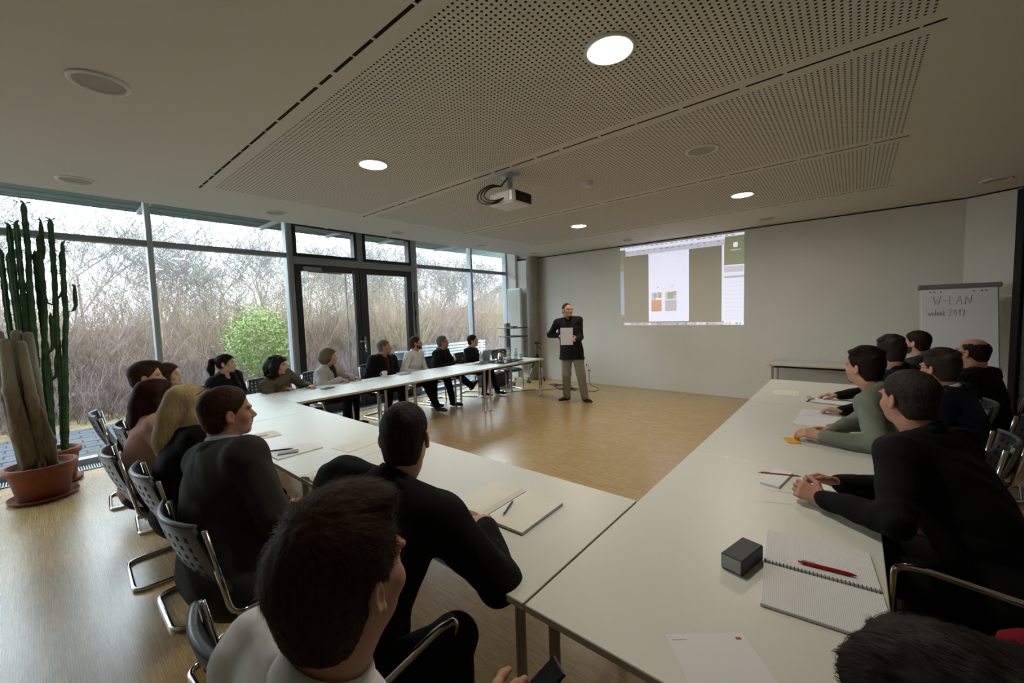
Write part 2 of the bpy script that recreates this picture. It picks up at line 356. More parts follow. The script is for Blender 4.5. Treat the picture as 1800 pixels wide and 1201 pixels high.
h = MB(); h.box((.072,.045,.95),(.085,.06,1.8)); h.box((.07,.04,1.3),(.10,.065,1.42)); h.build('crank_rod', 'black_plastic', dr, loc=(0, 1.11, .35))
# floor convector grille
gr = tag(empty('floor_grille', (-6.80, 2.6, 0)), 'silver floor convector grille along the foot of the windows', 'floor grille')
f = MB(); f.box((-.11,-5.2,.0),(.11,5.4,.004)); f.build('trough_shade', 'void_shade', gr)  # flat plate, coloured near-black for the shade below the bars
f = MB(); f.box((-.125,-5.2,.0),(-.11,5.4,.012)); f.box((.11,-5.2,.0),(.125,5.4,.012)); f.build('rim', 'alu_light', gr)
f = MB(); y = -5.19
while y < 5.39: f.box((-.11,y,.004),(.11,y+.009,.011)); y += .021
tag(f.build('grille_bars', 'alu_light', gr), kind='stuff')

# radiator by the column
rd = tag(empty('panel_radiator', (-6.62, 7.93, 0)), 'tall white panel radiator beside the concrete column', 'radiator')
f = MB(); f.box((-.02-.20,-.03,.18),(.22,.05,2.28),bev=.012); f.build('panel', 'white_plastic', rd)
for k in range(11): f = MB(); f.box((-.2+k*.038,-.040,.22),(-.178+k*.038,-.028,2.24),bev=.004); f.build('flute', 'white_plastic', rd)
f = MB(); f.tube([(.16,0,.18),(.16,0,0)], .012, 8); f.build('pipe', 'chrome', rd)
f = MB(); f.tube([(-.16,0,.18),(-.16,0,0)], .012, 8); f.build('pipe', 'chrome', rd)

# ------------------------------------------------------------------ ceiling fittings
def downlight(i, x, y, on, label):
    r = tag(empty('ceiling_downlight', (x, y, ZC)), label, 'ceiling light', 'recessed round ceiling lights')
    f = MB(); f.lathe([(.132,0),(.132,-.008),(.112,-.013),(.108,-.002)], n=40, capb=False); f.build('trim_ring', 'white_plastic', r, True)
    f = MB(); f.lathe([(.109,-.003),(.001,-.0035)], n=40, capb=False); f.build('diffuser', 'lamp_glow' if on else 'lamp_off', r)
mat_emit('lamp_glow', 'fff6e2', LAMP); mat('lamp_off', 'a5a195', .6)
NM = {0: 'lit round ceiling light nearest the viewer above the table corner', 1: 'lit round ceiling light above the left perforated panel', 2: 'lit round ceiling light near the end wall, right of two', 3: 'lit round ceiling light near the end wall, left of two'}
for i,(x,y) in enumerate(LAMPS_ON): downlight(i, x, y, True, NM[i])
OFF = [(-3.24,.33,'large unlit round ceiling light at upper left of the plain ceiling'), (-5.52,.34,'unlit round ceiling light above the cacti'), (-5.57,2.05,'unlit round ceiling light by window left of the doors'),
       (-1.03,3.81,'unlit round ceiling light set in the perforated panel'), (-5.59,3.85,'unlit round ceiling light above the black doors'), (-5.6,5.75,'unlit round ceiling light above the last windows'),
       (-1.08,7.49,'unlit round ceiling light above the projected image, right'), (1.2,7.2,'unlit round ceiling light at far right near the bent wall'), (-3.36,7.48,'unlit round ceiling light above the projected image, left'), (-5.6,7.48,'unlit round ceiling light in the far corner by column')]
for x,y,l in OFF: downlight(9, x, y, False, l)
f = MB(); f.lathe([(.055,0),(.055,-.02),(.042,-.03),(.042,-.045),(.03,-.052),(.001,-.053)], (0,0,0), 24, capb=False); o = f.build('smoke_detector', 'white_plastic', None, True, (-2.17,3.86,ZC)); tag(o, 'small white smoke detector on the perforated ceiling', 'smoke detector')
# projector
pj = tag(empty('ceiling_projector', (-2.62, 3.12, ZC)), 'white video projector with looped black cables hanging from ceiling', 'projector')
f = MB(); f.lathe([(.10,0),(.10,-.012),(.03,-.02),(.028,-.16),(.05,-.165)], n=20, capb=False); f.build('mount', 'alu_light', pj, True)
f = MB(); f.box((-.16,-.14,-.30),(.16,.14,-.175),bev=.02); body = f.build('body', 'white_plastic', pj)
f = MB(); f.box((.158,-.12,-.285),(.168,.12,-.195)); [f.box((.166,-.12,-.282+.013*k),(.172,.12,-.276+.013*k)) for k in range(7)]; f.build('vent', 'black_plastic', body)
f = MB(); f.lathe([(.035,0),(.035,.03),(.028,.03),(.026,.01)], n=18); l = f.build('lens', 'black_plastic', body, True); l.rotation_euler = (-PI/2,0,0); l.location = (.05,.13,-.235)
f = MB(); f.box((-.12,-.145,-.28),(.1,-.138,-.2)); f.build('port_panel', 'paper_warm', body)
for k, (a, b2, r2) in enumerate(((-.10,-.05,.15),(-.06,0,.13),(-.02,.03,.11))):
    f = MB(); pth = []
    for t in range(15):
        u_ = t/14; ang = PI*.5+u_*PI*1.15
        pth.append((-.02+a*.6+math.cos(ang)*r2*1.1, -.16-.05*math.sin(u_*PI), -.20+math.sin(ang)*r2*.62))
    pth = [(0,-.02,-.02),(-.03,-.1,-.12)]+pth+[(a+.06,-.14,-.25)]
    f.tube(pth, .007, 6); f.build('cable', 'black_plastic', pj, True)

# ------------------------------------------------------------------ outdoors
ZG = -.10
def terrain():
    xs = np.concatenate([np.linspace(-7.1,-30,47), np.linspace(-32,-160,33)]); ys = np.concatenate([np.linspace(-40,60,81), np.linspace(64,180,30)])
    X, Y = np.meshgrid(xs, ys, indexing='ij')
    Z = np.full_like(X, ZG-.02)
    far = np.clip((-X-10.2)/6, 0, 1); Z += far*(.25*np.sin(X*.9+Y*.5)*np.sin(Y*.7)+.25)
    d = np.hypot(X, Y); ang = np.degrees(np.arctan2(-X, Y))
    Z += np.clip((d-45)/90, 0, 1)*(.2+.4*np.sin(Y*.05)+22*np.exp(-((ang-33)/11)**2))
    n, m = X.shape; V = np.stack([X,Y,Z],2).reshape(-1,3); I = np.arange(n*m).reshape(n,m)
    F = np.stack([I[:-1,:-1],I[:-1,1:],I[1:,1:],I[1:,:-1]],2).reshape(-1,4)
    cen = V[F].mean(1); mi = ((-cen[:,0] > 14)|(np.abs(cen[:,1]-5)>24)).astype(int)
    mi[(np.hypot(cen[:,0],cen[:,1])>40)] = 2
    o = link('ground_outside', new_mesh('ground_outside', V, F, ['dry_grass','leaf_litter','hazy_hill_wood'], True, mi)); struct(o, 'dry grass and rising wooded ground beyond the terrace', 'ground')
mat('leaf_litter', '5f4f42', .95, noise=.5, nscale=4, col2='7b6650')
terrain()
tp = struct(empty('terrace_paving', (0,0,ZG)), 'grey paving stones of the terrace outside the windows', 'paving')
f = MB(); f.box((-10.05,-4,-.06),(-7.07,14,-.008)); f.build('joint_bed', 'soil', tp)
pm = MB(); pm.box((0,0,-.05),(.288,.188,.0),bev=.006); pme = new_mesh('paver', pm.V, pm.F, ['paver'])
cnt = 0; rest = MB(); r_ = random.Random(3)
for i in range(15):
    for j in range(60):
        x = -10.03+i*.2; y = -4+j*.3+(.15 if i % 2 else 0); dz = r_.uniform(-.003,.003)
        if -.9 < y < 3.0 and x < -7.2 and cnt < 300:
            o = link('paver', pme, tp, (x+.188, y, dz), PI/2+r_.uniform(-.006,.006)); cnt += 1
        else: rest.box((x,y,-.05+dz),(x+.188,y+.288,dz))
tag(rest.build('paving_field', 'paver', tp), kind='stuff')

# canopy above the windows
cn = tag(empty('roof_canopy', (0,0,0)), 'grey-green slatted roof overhang outside above the windows', 'canopy')
for k in range(9):
    f = MB(); x = -7.20-k*.138; f.box((x-.128,-6,3.38+.01*(k % 2)),(x,11,3.42+.01*(k % 2))); f.build('board', 'roof_board', cn)
f = MB(); f.box((-8.46,-6,3.37),(-8.43,11,3.56)); f.build('fascia', 'roof_board', cn)
for y in MUL[:4]+[3.93]+MUL[4:6]:
    f = MB(); f.box((-8.42,y-.03+.12,3.33),(-7.08,y+.03+.12,3.38)); f.build('strut', 'alu_light', cn)

# bare trees
def tube3(V, F, a, b, ra, rb):
    d = b-a; l = math.sqrt(d.dot(d)); d = d/max(l,1e-6)
    u = np.cross(d, [0,0,1.]) if abs(d[2]) < .9 else np.cross(d, [1.,0,0]); u /= np.linalg.norm(u); v = np.cross(d,u); i = len(V)
    for r,p in ((ra,a),(rb,b)):
        for k in range(3): an = k*2.0944; V.append(p+(u*math.cos(an)+v*math.sin(an))*r)
    F += [(i,i+1,i+4,i+3),(i+1,i+2,i+5,i+4),(i+2,i,i+3,i+5)]
def tree_mesh(seed, H=8., levels=5, spread=.55, r0=.09):
    g = random.Random(seed); T = ([],[]); B = ([],[])
    def grow(p, d, L, r, lev):
        n = 3 if lev < 3 else 2; V,F = T if lev == 0 else B
        for s in range(n):
            d2 = d+np.array([g.gauss(0,.16),g.gauss(0,.16),g.gauss(.05,.08)]); d2 /= np.linalg.norm(d2)
            q = p+d2*L/n; rr = r*(1-.22/n*(1.3)); tube3(V,F,p,q,max(r,.0070),max(rr,.0052)); p, d, r = q, d2, rr
            if lev < levels and (lev > 0 or s >= 1):
                for _ in range(2 if lev < 2 else g.choice((1,2))):
                    a = g.uniform(0,6.283); o = np.array([math.cos(a),math.sin(a),g.uniform(.0,.6)]); dd = d*(1-spread)+o*spread; dd /= np.linalg.norm(dd)
                    grow(p, dd, L*g.uniform(.5,.78), r*.58, lev+1)
    grow(np.zeros(3), np.array([0,0,1.]), H*.52, r0, 0)
    return tuple(new_mesh(nm, np.array(v), np.array(f), ['bark' if nm=='trunk' else 'twig_grey']) for nm,(v,f) in (('trunk',T),('branches',B)))
TM = [tree_mesh(s, H, lv, sp, r0) for s,H,lv,sp,r0 in ((1,8.5,5,.55,.06),(2,7.5,5,.6,.05),(5,9,5,.45,.07),(8,6.5,5,.62,.045))]
def plant_tree(x, y, k, sc, rz):
    t = tag(empty('bare_tree', (x,y,ZG), rz), 'leafless grey tree standing in the wood beyond the thicket', 'tree', 'bare trees beyond the terrace'); t.scale = (sc,)*3
    link('trunk', TM[k][0], t); link('branches', TM[k][1], t)
g = random.Random(11)
TREES = [(-15.5,1.0),(-15.0,2.4),(-17.2,3.3),(-14.6,4.0),(-16.6,5.2),(-15,6.4),(-18,7.2),(-14.2,8.2),(-16.5,9.2),(-15.0,10.8),(-18.4,11),(-14.4,12.8),(-17,13.6),(-15,15.6),(-18.5,16.8),(-15.8,18.4),(-14.2,16.6),(-20,5),(-21,8.8),(-21,13),(-20.5,1.8),(-19,-.6),(-22,20),(-17.5,22),(-23,16),(-16,-1.8),(-14,.2),(-13.8,1.9),(-14.5,3),(-13.7,5.4),(-14,6.9),(-13.8,9.6),(-14.1,11.6),(-14.6,14.2),(-16,16),(-17,12),(-17.6,18.6),(-19,14.5),(-19,9.8),(-18,4)]
TREES += [(-23-(k%5)*2.1-(k%3)*.8, -2.5+k*.95) for k in range(0,34,2)]
for i,(x,y) in enumerate(TREES): plant_tree(x+g.uniform(-.4,.4), y+g.uniform(-.4,.4), i % 4, g.uniform(.5,.74) if i < 40 else g.uniform(.8,1.05), g.uniform(0,6.28))
# brush thicket
def bush_mesh(seed, n, H, W):
    g = np.random.default_rng(seed); V = []; F = []
    for _ in range(n):
        a = g.uniform(0,6.283); rad = W*math.sqrt(g.uniform(0,1)); p = np.array([math.cos(a)*rad, math.sin(a)*rad, 0]); hgt = H*g.uniform(.45,1.0)
        d = np.array([g.normal(0,.28)+math.cos(a)*.12, g.normal(0,.28)+math.sin(a)*.12, 1.]); r = .0075
        for s in range(4):
            d = d+np.array([g.normal(0,.18),g.normal(0,.18),0]); q = p+d/np.linalg.norm(d)*hgt/4; tube3(V,F,p,q,r*1.25,r*.9)
            for _b in range(2):
                e = d+np.array([g.normal(0,.8),g.normal(0,.8),g.normal(0,.3)]); tube3(V,F,q,q+e/np.linalg.norm(e)*hgt*g.uniform(.1,.28),r*.55,r*.25)
            p = q; r *= .72
    return new_mesh('stems', np.array(V), np.array(F), [('twig_brown','twig_pink','twig_straw')[seed % 3]])
BM = [bush_mesh(20+k, 270, H, W) for k,(H,W) in enumerate(((3.2,1.1),(2.5,1.2),(3.7,1.0)))]
LB = bush_mesh(31, 260, .95, 1.2)
g = random.Random(5); nb = 0
for row, (x0, ya, yb, st) in enumerate(((-12.3,-3,15,1.25),(-13.4,-3,17,1.15),(-14.6,-3.5,19,1.2),(-16,-4,22,1.35))):
    y = ya
    while y < yb:
        o = link('shrub', BM[g.randrange(3)], None, (x0+g.uniform(-.4,.4)-max(0,y-8)*.12, y, ZG+.1), g.uniform(0,6.28)); o.scale = (1,1,g.uniform(.75,1.1))
        tag(o, 'leafless brown shrub in the dense thicket outside', 'shrub', 'brown shrubs of the thicket'); y += st*g.uniform(.8,1.2)
for k in range(22):
    o = link('low_scrub', LB, None, (-11.2+g.uniform(-.4,.3)-max(0,k-13)*.12, -2.6+k*.85, ZG), g.uniform(0,6.28)); o.scale = (1,1,g.uniform(.7,1.3))
    tag(o, 'low tangled brown scrub at the edge of the terrace', 'shrub', 'low scrub along the terrace')
# bamboo
def leaf_clump(n, R, seed):
    g = np.random.default_rng(seed); C = g.normal(0,1,(n,3)); C /= np.linalg.norm(C,axis=1)[:,None]; C *= (g.uniform(.25,1,(n,1))**.5)*np.array(R)
    lump = 1+.25*np.sin(C[:,:1]*7)*np.cos(C[:,1:2]*6+2); C *= lump
    D = g.normal(0,1,(n,3)); D[:,2] -= .35; D /= np.linalg.norm(D,axis=1)[:,None]; U = np.cross(D, g.normal(0,1,(n,3))); U /= np.linalg.norm(U,axis=1)[:,None]
    L = g.uniform(.05,.10,(n,1)); W = L*.13
    V = np.stack([C, C+D*L*.45+U*W, C+D*L, C+D*L*.45-U*W],1).reshape(-1,3); return V, np.arange(n*4).reshape(-1,4)
bb = tag(empty('bamboo_shrub', (-9.9, 3.15, ZG)), 'bright green bamboo shrub growing outside left of the doors', 'shrub')
V,F = leaf_clump(5200, (.62,.72,.78), 4); V[:,2] += 1.3; tag(link('foliage', new_mesh('foliage', V, F, ['bamboo_leaf']), bb), kind='stuff')
f = MB()
for k in range(14): a = k*.45; f.tube([(.12*math.cos(a),.12*math.sin(a),0),(.2*math.cos(a),.2*math.sin(a),.7),(.42*math.cos(a),.42*math.sin(a),1.6)], [.008,.006,.003], 5)
tag(f.build('canes', 'bamboo_leaf', bb), kind='stuff')
# garden furniture outside the last windows
gb = tag(empty('garden_bench', (-9.2, 8.2, ZG)), 'pale slatted garden bench outside the last windows', 'bench')
for k in range(5):
    f = MB(); f.box((-.02,-1.25,.52+k*.085),(.02,1.25,.575+k*.085),bev=.004); f.build('slat', 'paver_white', gb)
for k in range(4):
    f = MB(); f.box((.08+k*.11,-1.25,.42),(.17+k*.11,1.25,.45),bev=.004); f.build('slat', 'paver_white', gb)
for y in (-1.1,1.1):
    f = MB(); f.box((-.05,y-.03,0),(-.01,y+.03,.93)); f.box((-.05,y-.03,.37),(.52,y+.03,.42)); f.box((.46,y-.03,0),(.52,y+.03,.4)); f.build('leg_frame', 'alu', gb)
pb = MB(); pb.lathe([(.13,0),(.17,.34),(.185,.34),(.185,.36),(.165,.36),(.13,.02)], n=20); o = pb.build('white_bucket', 'paver_white', None, True, (-8.3,5.68,ZG+.55)); tag(o, 'white bucket standing outside behind the right door leaf', 'bucket')
ps = MB(); ps.box((-.25,-.25,0),(.25,.25,.55),bev=.01); o = ps.build('bucket_stand', 'concrete', None, False, (-8.3,5.68,ZG)); tag(o, 'low concrete block under the white bucket outside', 'block')

# ------------------------------------------------------------------ tables
TZ = .745
def table(x0, x1, y0, y1, label, group='white conference tables of the horseshoe', legs=((0,0),(0,1),(1,0),(1,1)), dark=False):
    cx, cy = (x0+x1)/2, (y0+y1)/2; a, b = (x1-x0)/2-.0015, (y1-y0)/2-.0015
    t = tag(empty('conference_table', (cx,cy,0)), label, 'table', group)
    f = MB(); f.box((-a,-b,TZ-.026),(a,b,TZ),0,.0025); me = f.build('table_top', ['table_laminate','table_edge'], t)
    for p in me.data.polygons:
        if abs(p.normal.z) < .5: p.material_index = 1
    f = MB(); z0, z1 = TZ-.062, TZ-.027
    f.box((-a+.07,-b+.075,z0),(a-.07,-b+.10,z1)); f.box((-a+.07,b-.10,z0),(a-.07,b-.075,z1)); f.box((-a+.07,-b+.10,z0),(-a+.095,b-.10,z1)); f.box((a-.095,-b+.10,z0),(a-.07,b-.10,z1)); f.build('under_frame', 'steel_dark', t)
    for i,j in legs:
        lx = (-a+.065, a-.065)[i]; ly = (-b+.065, b-.065)[j]
        f = MB(); f.lathe([(.021,.0),(.024,.002),(.024,.018),(.0185,.022),(.0185,TZ-.05),(.034,TZ-.045),(.034,TZ-.027)], (lx,ly,0), 16); f.build('leg', 'leg_steel', t, True)
    return t
table(-2.43,-.767,.915,1.78,'white table of the near cross row next to the right-hand row')
table(-4.09,-2.43,.915,1.78,'white table in the middle of the near cross row')
table(-5.70,-4.09,.915,1.78,'white table at the window end of the near cross row')
table(-5.52,-4.65,1.785,3.33,'white table of the window row nearest the corner')
table(-5.52,-4.65,3.33,4.87,'white table in the middle of the window row with a mug')
table(-5.52,-4.65,4.87,6.42,'white table at the far end of the window row with bottles')
table(-.763,.10,.915,2.63,'white table of the right-hand row nearest the viewer')
table(-.763,.10,2.63,4.34,'white table in the middle of the right-hand row')
table(-.763,.10,4.34,5.80,'white table at the far end of the right-hand row')
table(-1.03,.55,7.32,8.03,'spare white table standing against the end wall', None)

# ------------------------------------------------------------------ chairs
def chair_proto(arms):
    r = empty('cantilever_chair')
    f = MB(); s = .235
    path = [(-s,-.22,.45),(-s,.20,.455),(-s,.245,.03),(-s,.245,.0135),(-s,-.27,.0135),(s,-.27,.0135),(s,.245,.0135),(s,.245,.03),(s,.20,.455),(s,-.22,.45)]
    path = [(-s,-.20,.448),(-s,.215,.452),(-s,.25,.0135),(-s,-.275,.0135),(s,-.275,.0135),(s,.25,.0135),(s,.215,.452),(s,-.20,.448)]
    f.tube(arc(path,.075,6), .0125, 10); f.build('frame', 'chrome', r, True)
    for sx in (-s,s):
        f = MB(); f.tube(arc([(sx,-.05,.449),(sx,-.215,.449),(sx*.97,-.285,.84)],.06,5), .0115, 8); f.build('back_upright', 'chrome', r, True)
    # seat shell
    nu, nv = 13, 11; V = []; F = []
    for i in range(nu):
        for j in range(nv):
            u_ = i/(nu-1)*2-1; v_ = j/(nv-1)
            x = u_*.225*(1-.10*max(0,.25-v_)); y = -.215+v_*.45
            z = .468-.018*(1-u_*u_)*(1-abs(v_-.4))-.035*max(0,(v_-.8)/.2)**2
            V.append((x,y,z))
    for i in range(nu-1):
        for j in range(nv-1): a = i*nv+j; F.append((a,a+nv,a+nv+1,a+1))
    o = link('seat', new_mesh('seat', V, F, ['chair_plastic'], True), r); md = o.modifiers.new('thick','SOLIDIFY'); md.thickness = .018
    # perforated curved back shell
    nu, nv = 27, 17; idx = {}; V = []; F = []
    def bp(i,j):
        u_ = i/(nu-1)*2-1; v_ = j/(nv-1); w_ = .232*(1-.13*abs(2*v_-1)**3)
        return (u_*w_, -.235-.12*v_+.05*u_*u_-.012*math.sin(v_*PI), .52+v_*.335)
    for i in range(nu):
        for j in range(nv): V.append(bp(i,j))
    for i in range(nu-1):
        for j in range(nv-1):
            hole = (i % 3 == 1) and (j % 2 == 1) and 3 < i < nu-4 and 3 < j < nv-3
            if not hole: a = i*nv+j; F.append((a,a+1,a+nv+1,a+nv))
    o = link('backrest', new_mesh('backrest', V, F, ['chair_plastic'], False), r); md = o.modifiers.new('thick','SOLIDIFY'); md.thickness = .014
    f = MB(); f.tube([V[i*nv+nv-1] for i in range(nu)], .011, 6); f.build('top_rim', 'chair_rim', r, True)
    if arms:
        for sx in (-1,1):
            f = MB(); x = sx*.285; f.tube(arc([(sx*.235,-.24,.60),(x,-.24,.66),(x,.16,.675),(x,.23,.655),(sx*.235,.235,.42)],.06,6), .0125, 10); f.build('armrest', 'chrome', r, True)
    return r
mat('chair_rim', '4d565e', .35)
CH = {False: chair_proto(False), True: chair_proto(True)}; CU = {False: False, True: False}
def chair(x, y, heading, label, arms=False):
    rz = -math.radians(heading); x += .10*math.sin(math.radians(heading)); y += .10*math.cos(math.radians(heading))
    if not CU[arms]: o = CH[arms]; CU[arms] = True; o.location = (x,y,0); o.rotation_euler = (0,0,rz)
    else: o = copy_tree(CH[arms], None, (x,y,0), rz)
    tag(o, label, 'chair', 'chrome cantilever chairs'); return o

# ------------------------------------------------------------------ people: implicit surfaces meshed with surface nets
def surface_nets(D, org, h):
    nx, ny, nz = D.shape; sh = (nx-1, ny-1, nz-1)
    C = np.zeros(sh+(3,), np.float32); N = np.zeros(sh, np.float32); cr = []
    neg = D < 0
    for ax in range(3):
        lo = [slice(None)]*3; hi = [slice(None)]*3; lo[ax] = slice(0,-1); hi[ax] = slice(1,None)
        a = D[tuple(lo)]; b = D[tuple(hi)]; x = neg[tuple(lo)] != neg[tuple(hi)]
        t = np.where(x, a/np.where(x, a-b, 1), 0).astype(np.float32); cr.append((x, a))
        o1, o2 = [(1,2),(2,0),(0,1)][ax]
        for p in (0,1):
            for q in (0,1):
                s = [slice(None)]*3; s[o1] = slice(p, D.shape[o1]-1+p); s[o2] = slice(q, D.shape[o2]-1+q); s = tuple(s)
                xs = x[s]; N += xs; C[...,ax] += t[s]
                if p: C[...,o1] += xs
                if q: C[...,o2] += xs
    act = N > 0; ids = np.full(sh, -1, np.int32); ids[act] = np.arange(act.sum())
    V = (np.argwhere(act)+C[act]/N[act][:,None])*h+org
    Fs = []
    for ax in range(3):
        x, a = cr[ax]; o1, o2 = [(1,2),(2,0),(0,1)][ax]
        s = [slice(None)]*3; s[o1] = slice(1,-1); s[o2] = slice(1,-1); e = np.argwhere(x[tuple(s)])
        if len(e) == 0: continue
        e[:,o1] += 1; e[:,o2] += 1; inside = a[e[:,0],e[:,1],e[:,2]] < 0
        def cid(d1, d2): q = e.copy(); q[:,o1] += d1; q[:,o2] += d2; return ids[q[:,0],q[:,1],q[:,2]]
        Q = np.stack([cid(-1,-1),cid(0,-1),cid(0,0),cid(-1,0)],1); Q[~inside] = Q[~inside][:,::-1]; Fs.append(Q)
    return V, np.concatenate(Fs)
class Sdf:
    def __init__(s, h): s.h = h; s.P = []
    def cap(s, a, b, ra, rb=None, k=.02, flat=None, sub=False):
        s.P.append(('c', np.array(a,float), np.array(b,float), ra, ra if rb is None else rb, k, flat, sub)); return s
    def chain(s, pts, rs, k=.02, flat=None, sub=False):
        for i in range(len(pts)-1): s.cap(pts[i], pts[i+1], rs[i], rs[i+1], k, flat, sub)
        return s
    def ell(s, c, r, M=None, k=.02, sub=False):
        s.P.append(('e', np.array(c,float), np.array(r,float), np.eye(3) if M is None else np.array(M,float), k, sub)); return s
    def half(s, n, d, k=.01): s.P.append(('h', np.array(n,float), d, k)); return s       # keep n.p < d
    def mesh(s, wr=None):
        lo = []; hi = []
        for p in s.P:
            if p[0] == 'c' and not p[7]:
                r = max(p[3],p[4]); lo.append(np.minimum(p[1],p[2])-r); hi.append(np.maximum(p[1],p[2])+r)
            elif p[0] == 'e' and not p[5]:
                ext = np.sqrt(((p[3]*p[2][:,None])**2).sum(0)); lo.append(p[1]-ext); hi.append(p[1]+ext)
        h = s.h; lo = np.min(lo,0)-3*h-.006; hi = np.max(hi,0)+3*h+.006; n = np.ceil((hi-lo)/h).astype(int)+1
        ax = [(lo[i]+np.arange(n[i])*h).astype(np.float32) for i in range(3)]
        D = np.full(n, .3, np.float32)
        for p in s.P:
            if p[0] == 'h':
                d = (p[1][0]*ax[0][:,None,None]+p[1][1]*ax[1][None,:,None]+p[1][2]*ax[2][None,None,:])-p[2]; k = p[3]
                hh = np.maximum(k-np.abs(D-d),0)/k; D = np.maximum(D,d)+hh*hh*k*.25; continue
            if p[0] == 'c': r = max(p[3],p[4]); k = p[5]; sub = p[7]; b0 = np.minimum(p[1],p[2])-r; b1 = np.maximum(p[1],p[2])+r
            else: k = p[4]; sub = p[5]; ext = np.sqrt(((p[3]*p[2][:,None])**2).sum(0)); b0 = p[1]-ext; b1 = p[1]+ext
            m = k+2.5*h; i0 = np.maximum(np.floor((b0-m-lo)/h).astype(int),0); i1 = np.minimum(np.ceil((b1+m-lo)/h).astype(int)+1,n)
            if (i1 <= i0).any(): continue
            X = ax[0][i0[0]:i1[0]][:,None,None]; Y = ax[1][i0[1]:i1[1]][None,:,None]; Z = ax[2][i0[2]:i1[2]][None,None,:]
            if p[0] == 'c':
                a, b = p[1], p[2]; ab = b-a; L = max(ab.dot(ab),1e-9); px, py, pz = X-a[0], Y-a[1], Z-a[2]
                t = np.clip((px*ab[0]+py*ab[1]+pz*ab[2])/L,0,1); dx, dy, dz = px-t*ab[0], py-t*ab[1], pz-t*ab[2]
                q = dx*dx+dy*dy+dz*dz
                if p[6] is not None: w, f = p[6]; c = dx*w[0]+dy*w[1]+dz*w[2]; q = q+c*c*(f*f-1)
                d = np.sqrt(q)-(p[3]+(p[4]-p[3])*t)
            else:
                c, r, M = p[1], p[2], p[3]; px, py, pz = X-c[0], Y-c[1], Z-c[2]
                u = [(px*M[i][0]+py*M[i][1]+pz*M[i][2]) for i in range(3)]
                k0 = np.sqrt(sum((u[i]/r[i])**2 for i in range(3))); k1 = np.sqrt(sum((u[i]/r[i]**2)**2 for i in range(3)))+1e-6; d = k0*(k0-1)/k1
            sl = tuple(slice(i0[i],i1[i]) for i in range(3)); E = D[sl]
            if sub: d = -d; hh = np.maximum(k-np.abs(E-d),0)/k; D[sl] = np.maximum(E,d)+hh*hh*k*.25
            else: hh = np.maximum(k-np.abs(E-d),0)/k; D[sl] = np.minimum(E,d)-hh*hh*k*.25
        if wr:
            X, Y, Z = ax[0][:,None,None], ax[1][None,:,None], ax[2][None,None,:]; A, F_, ph = wr
            w1 = np.sin(F_*(.6*X+.9*Z)+ph)+np.sin(F_*.8*Y+2*ph)
            w2 = np.sin(F_*(X*.9-Y*.5+Z*1.1)+w1*1.3+ph); D += A*(w2*np.abs(w2)+.6*np.sin(F_*1.9*(Y*.8+Z*.7-X*.4)+w1*1.7-ph)+.35*np.sin(F_*3.7*(Z*.8-Y*.5+X*.3)+w1*2.3+w2*1.5))
        s.D, s.lo = D, lo
        return surface_nets(D, lo, h)
    def sample(s, P):
        q = (P-s.lo)/s.h; i = np.clip(np.floor(q).astype(int),0,np.array(s.D.shape)-2); f = np.clip(q-i,0,1); out = 0
        for a in (0,1):
            for b in (0,1):
                for c in (0,1):
                    w = (f[:,0] if a else 1-f[:,0])*(f[:,1] if b else 1-f[:,1])*(f[:,2] if c else 1-f[:,2]); out = out+w*s.D[i[:,0]+a,i[:,1]+b,i[:,2]+c]
        return out
    def grad(s, P):
        e = s.h; g = np.stack([s.sample(P+np.eye(3)[i]*e)-s.sample(P-np.eye(3)[i]*e) for i in range(3)],1); return g/(np.linalg.norm(g,axis=1)[:,None]+1e-9)

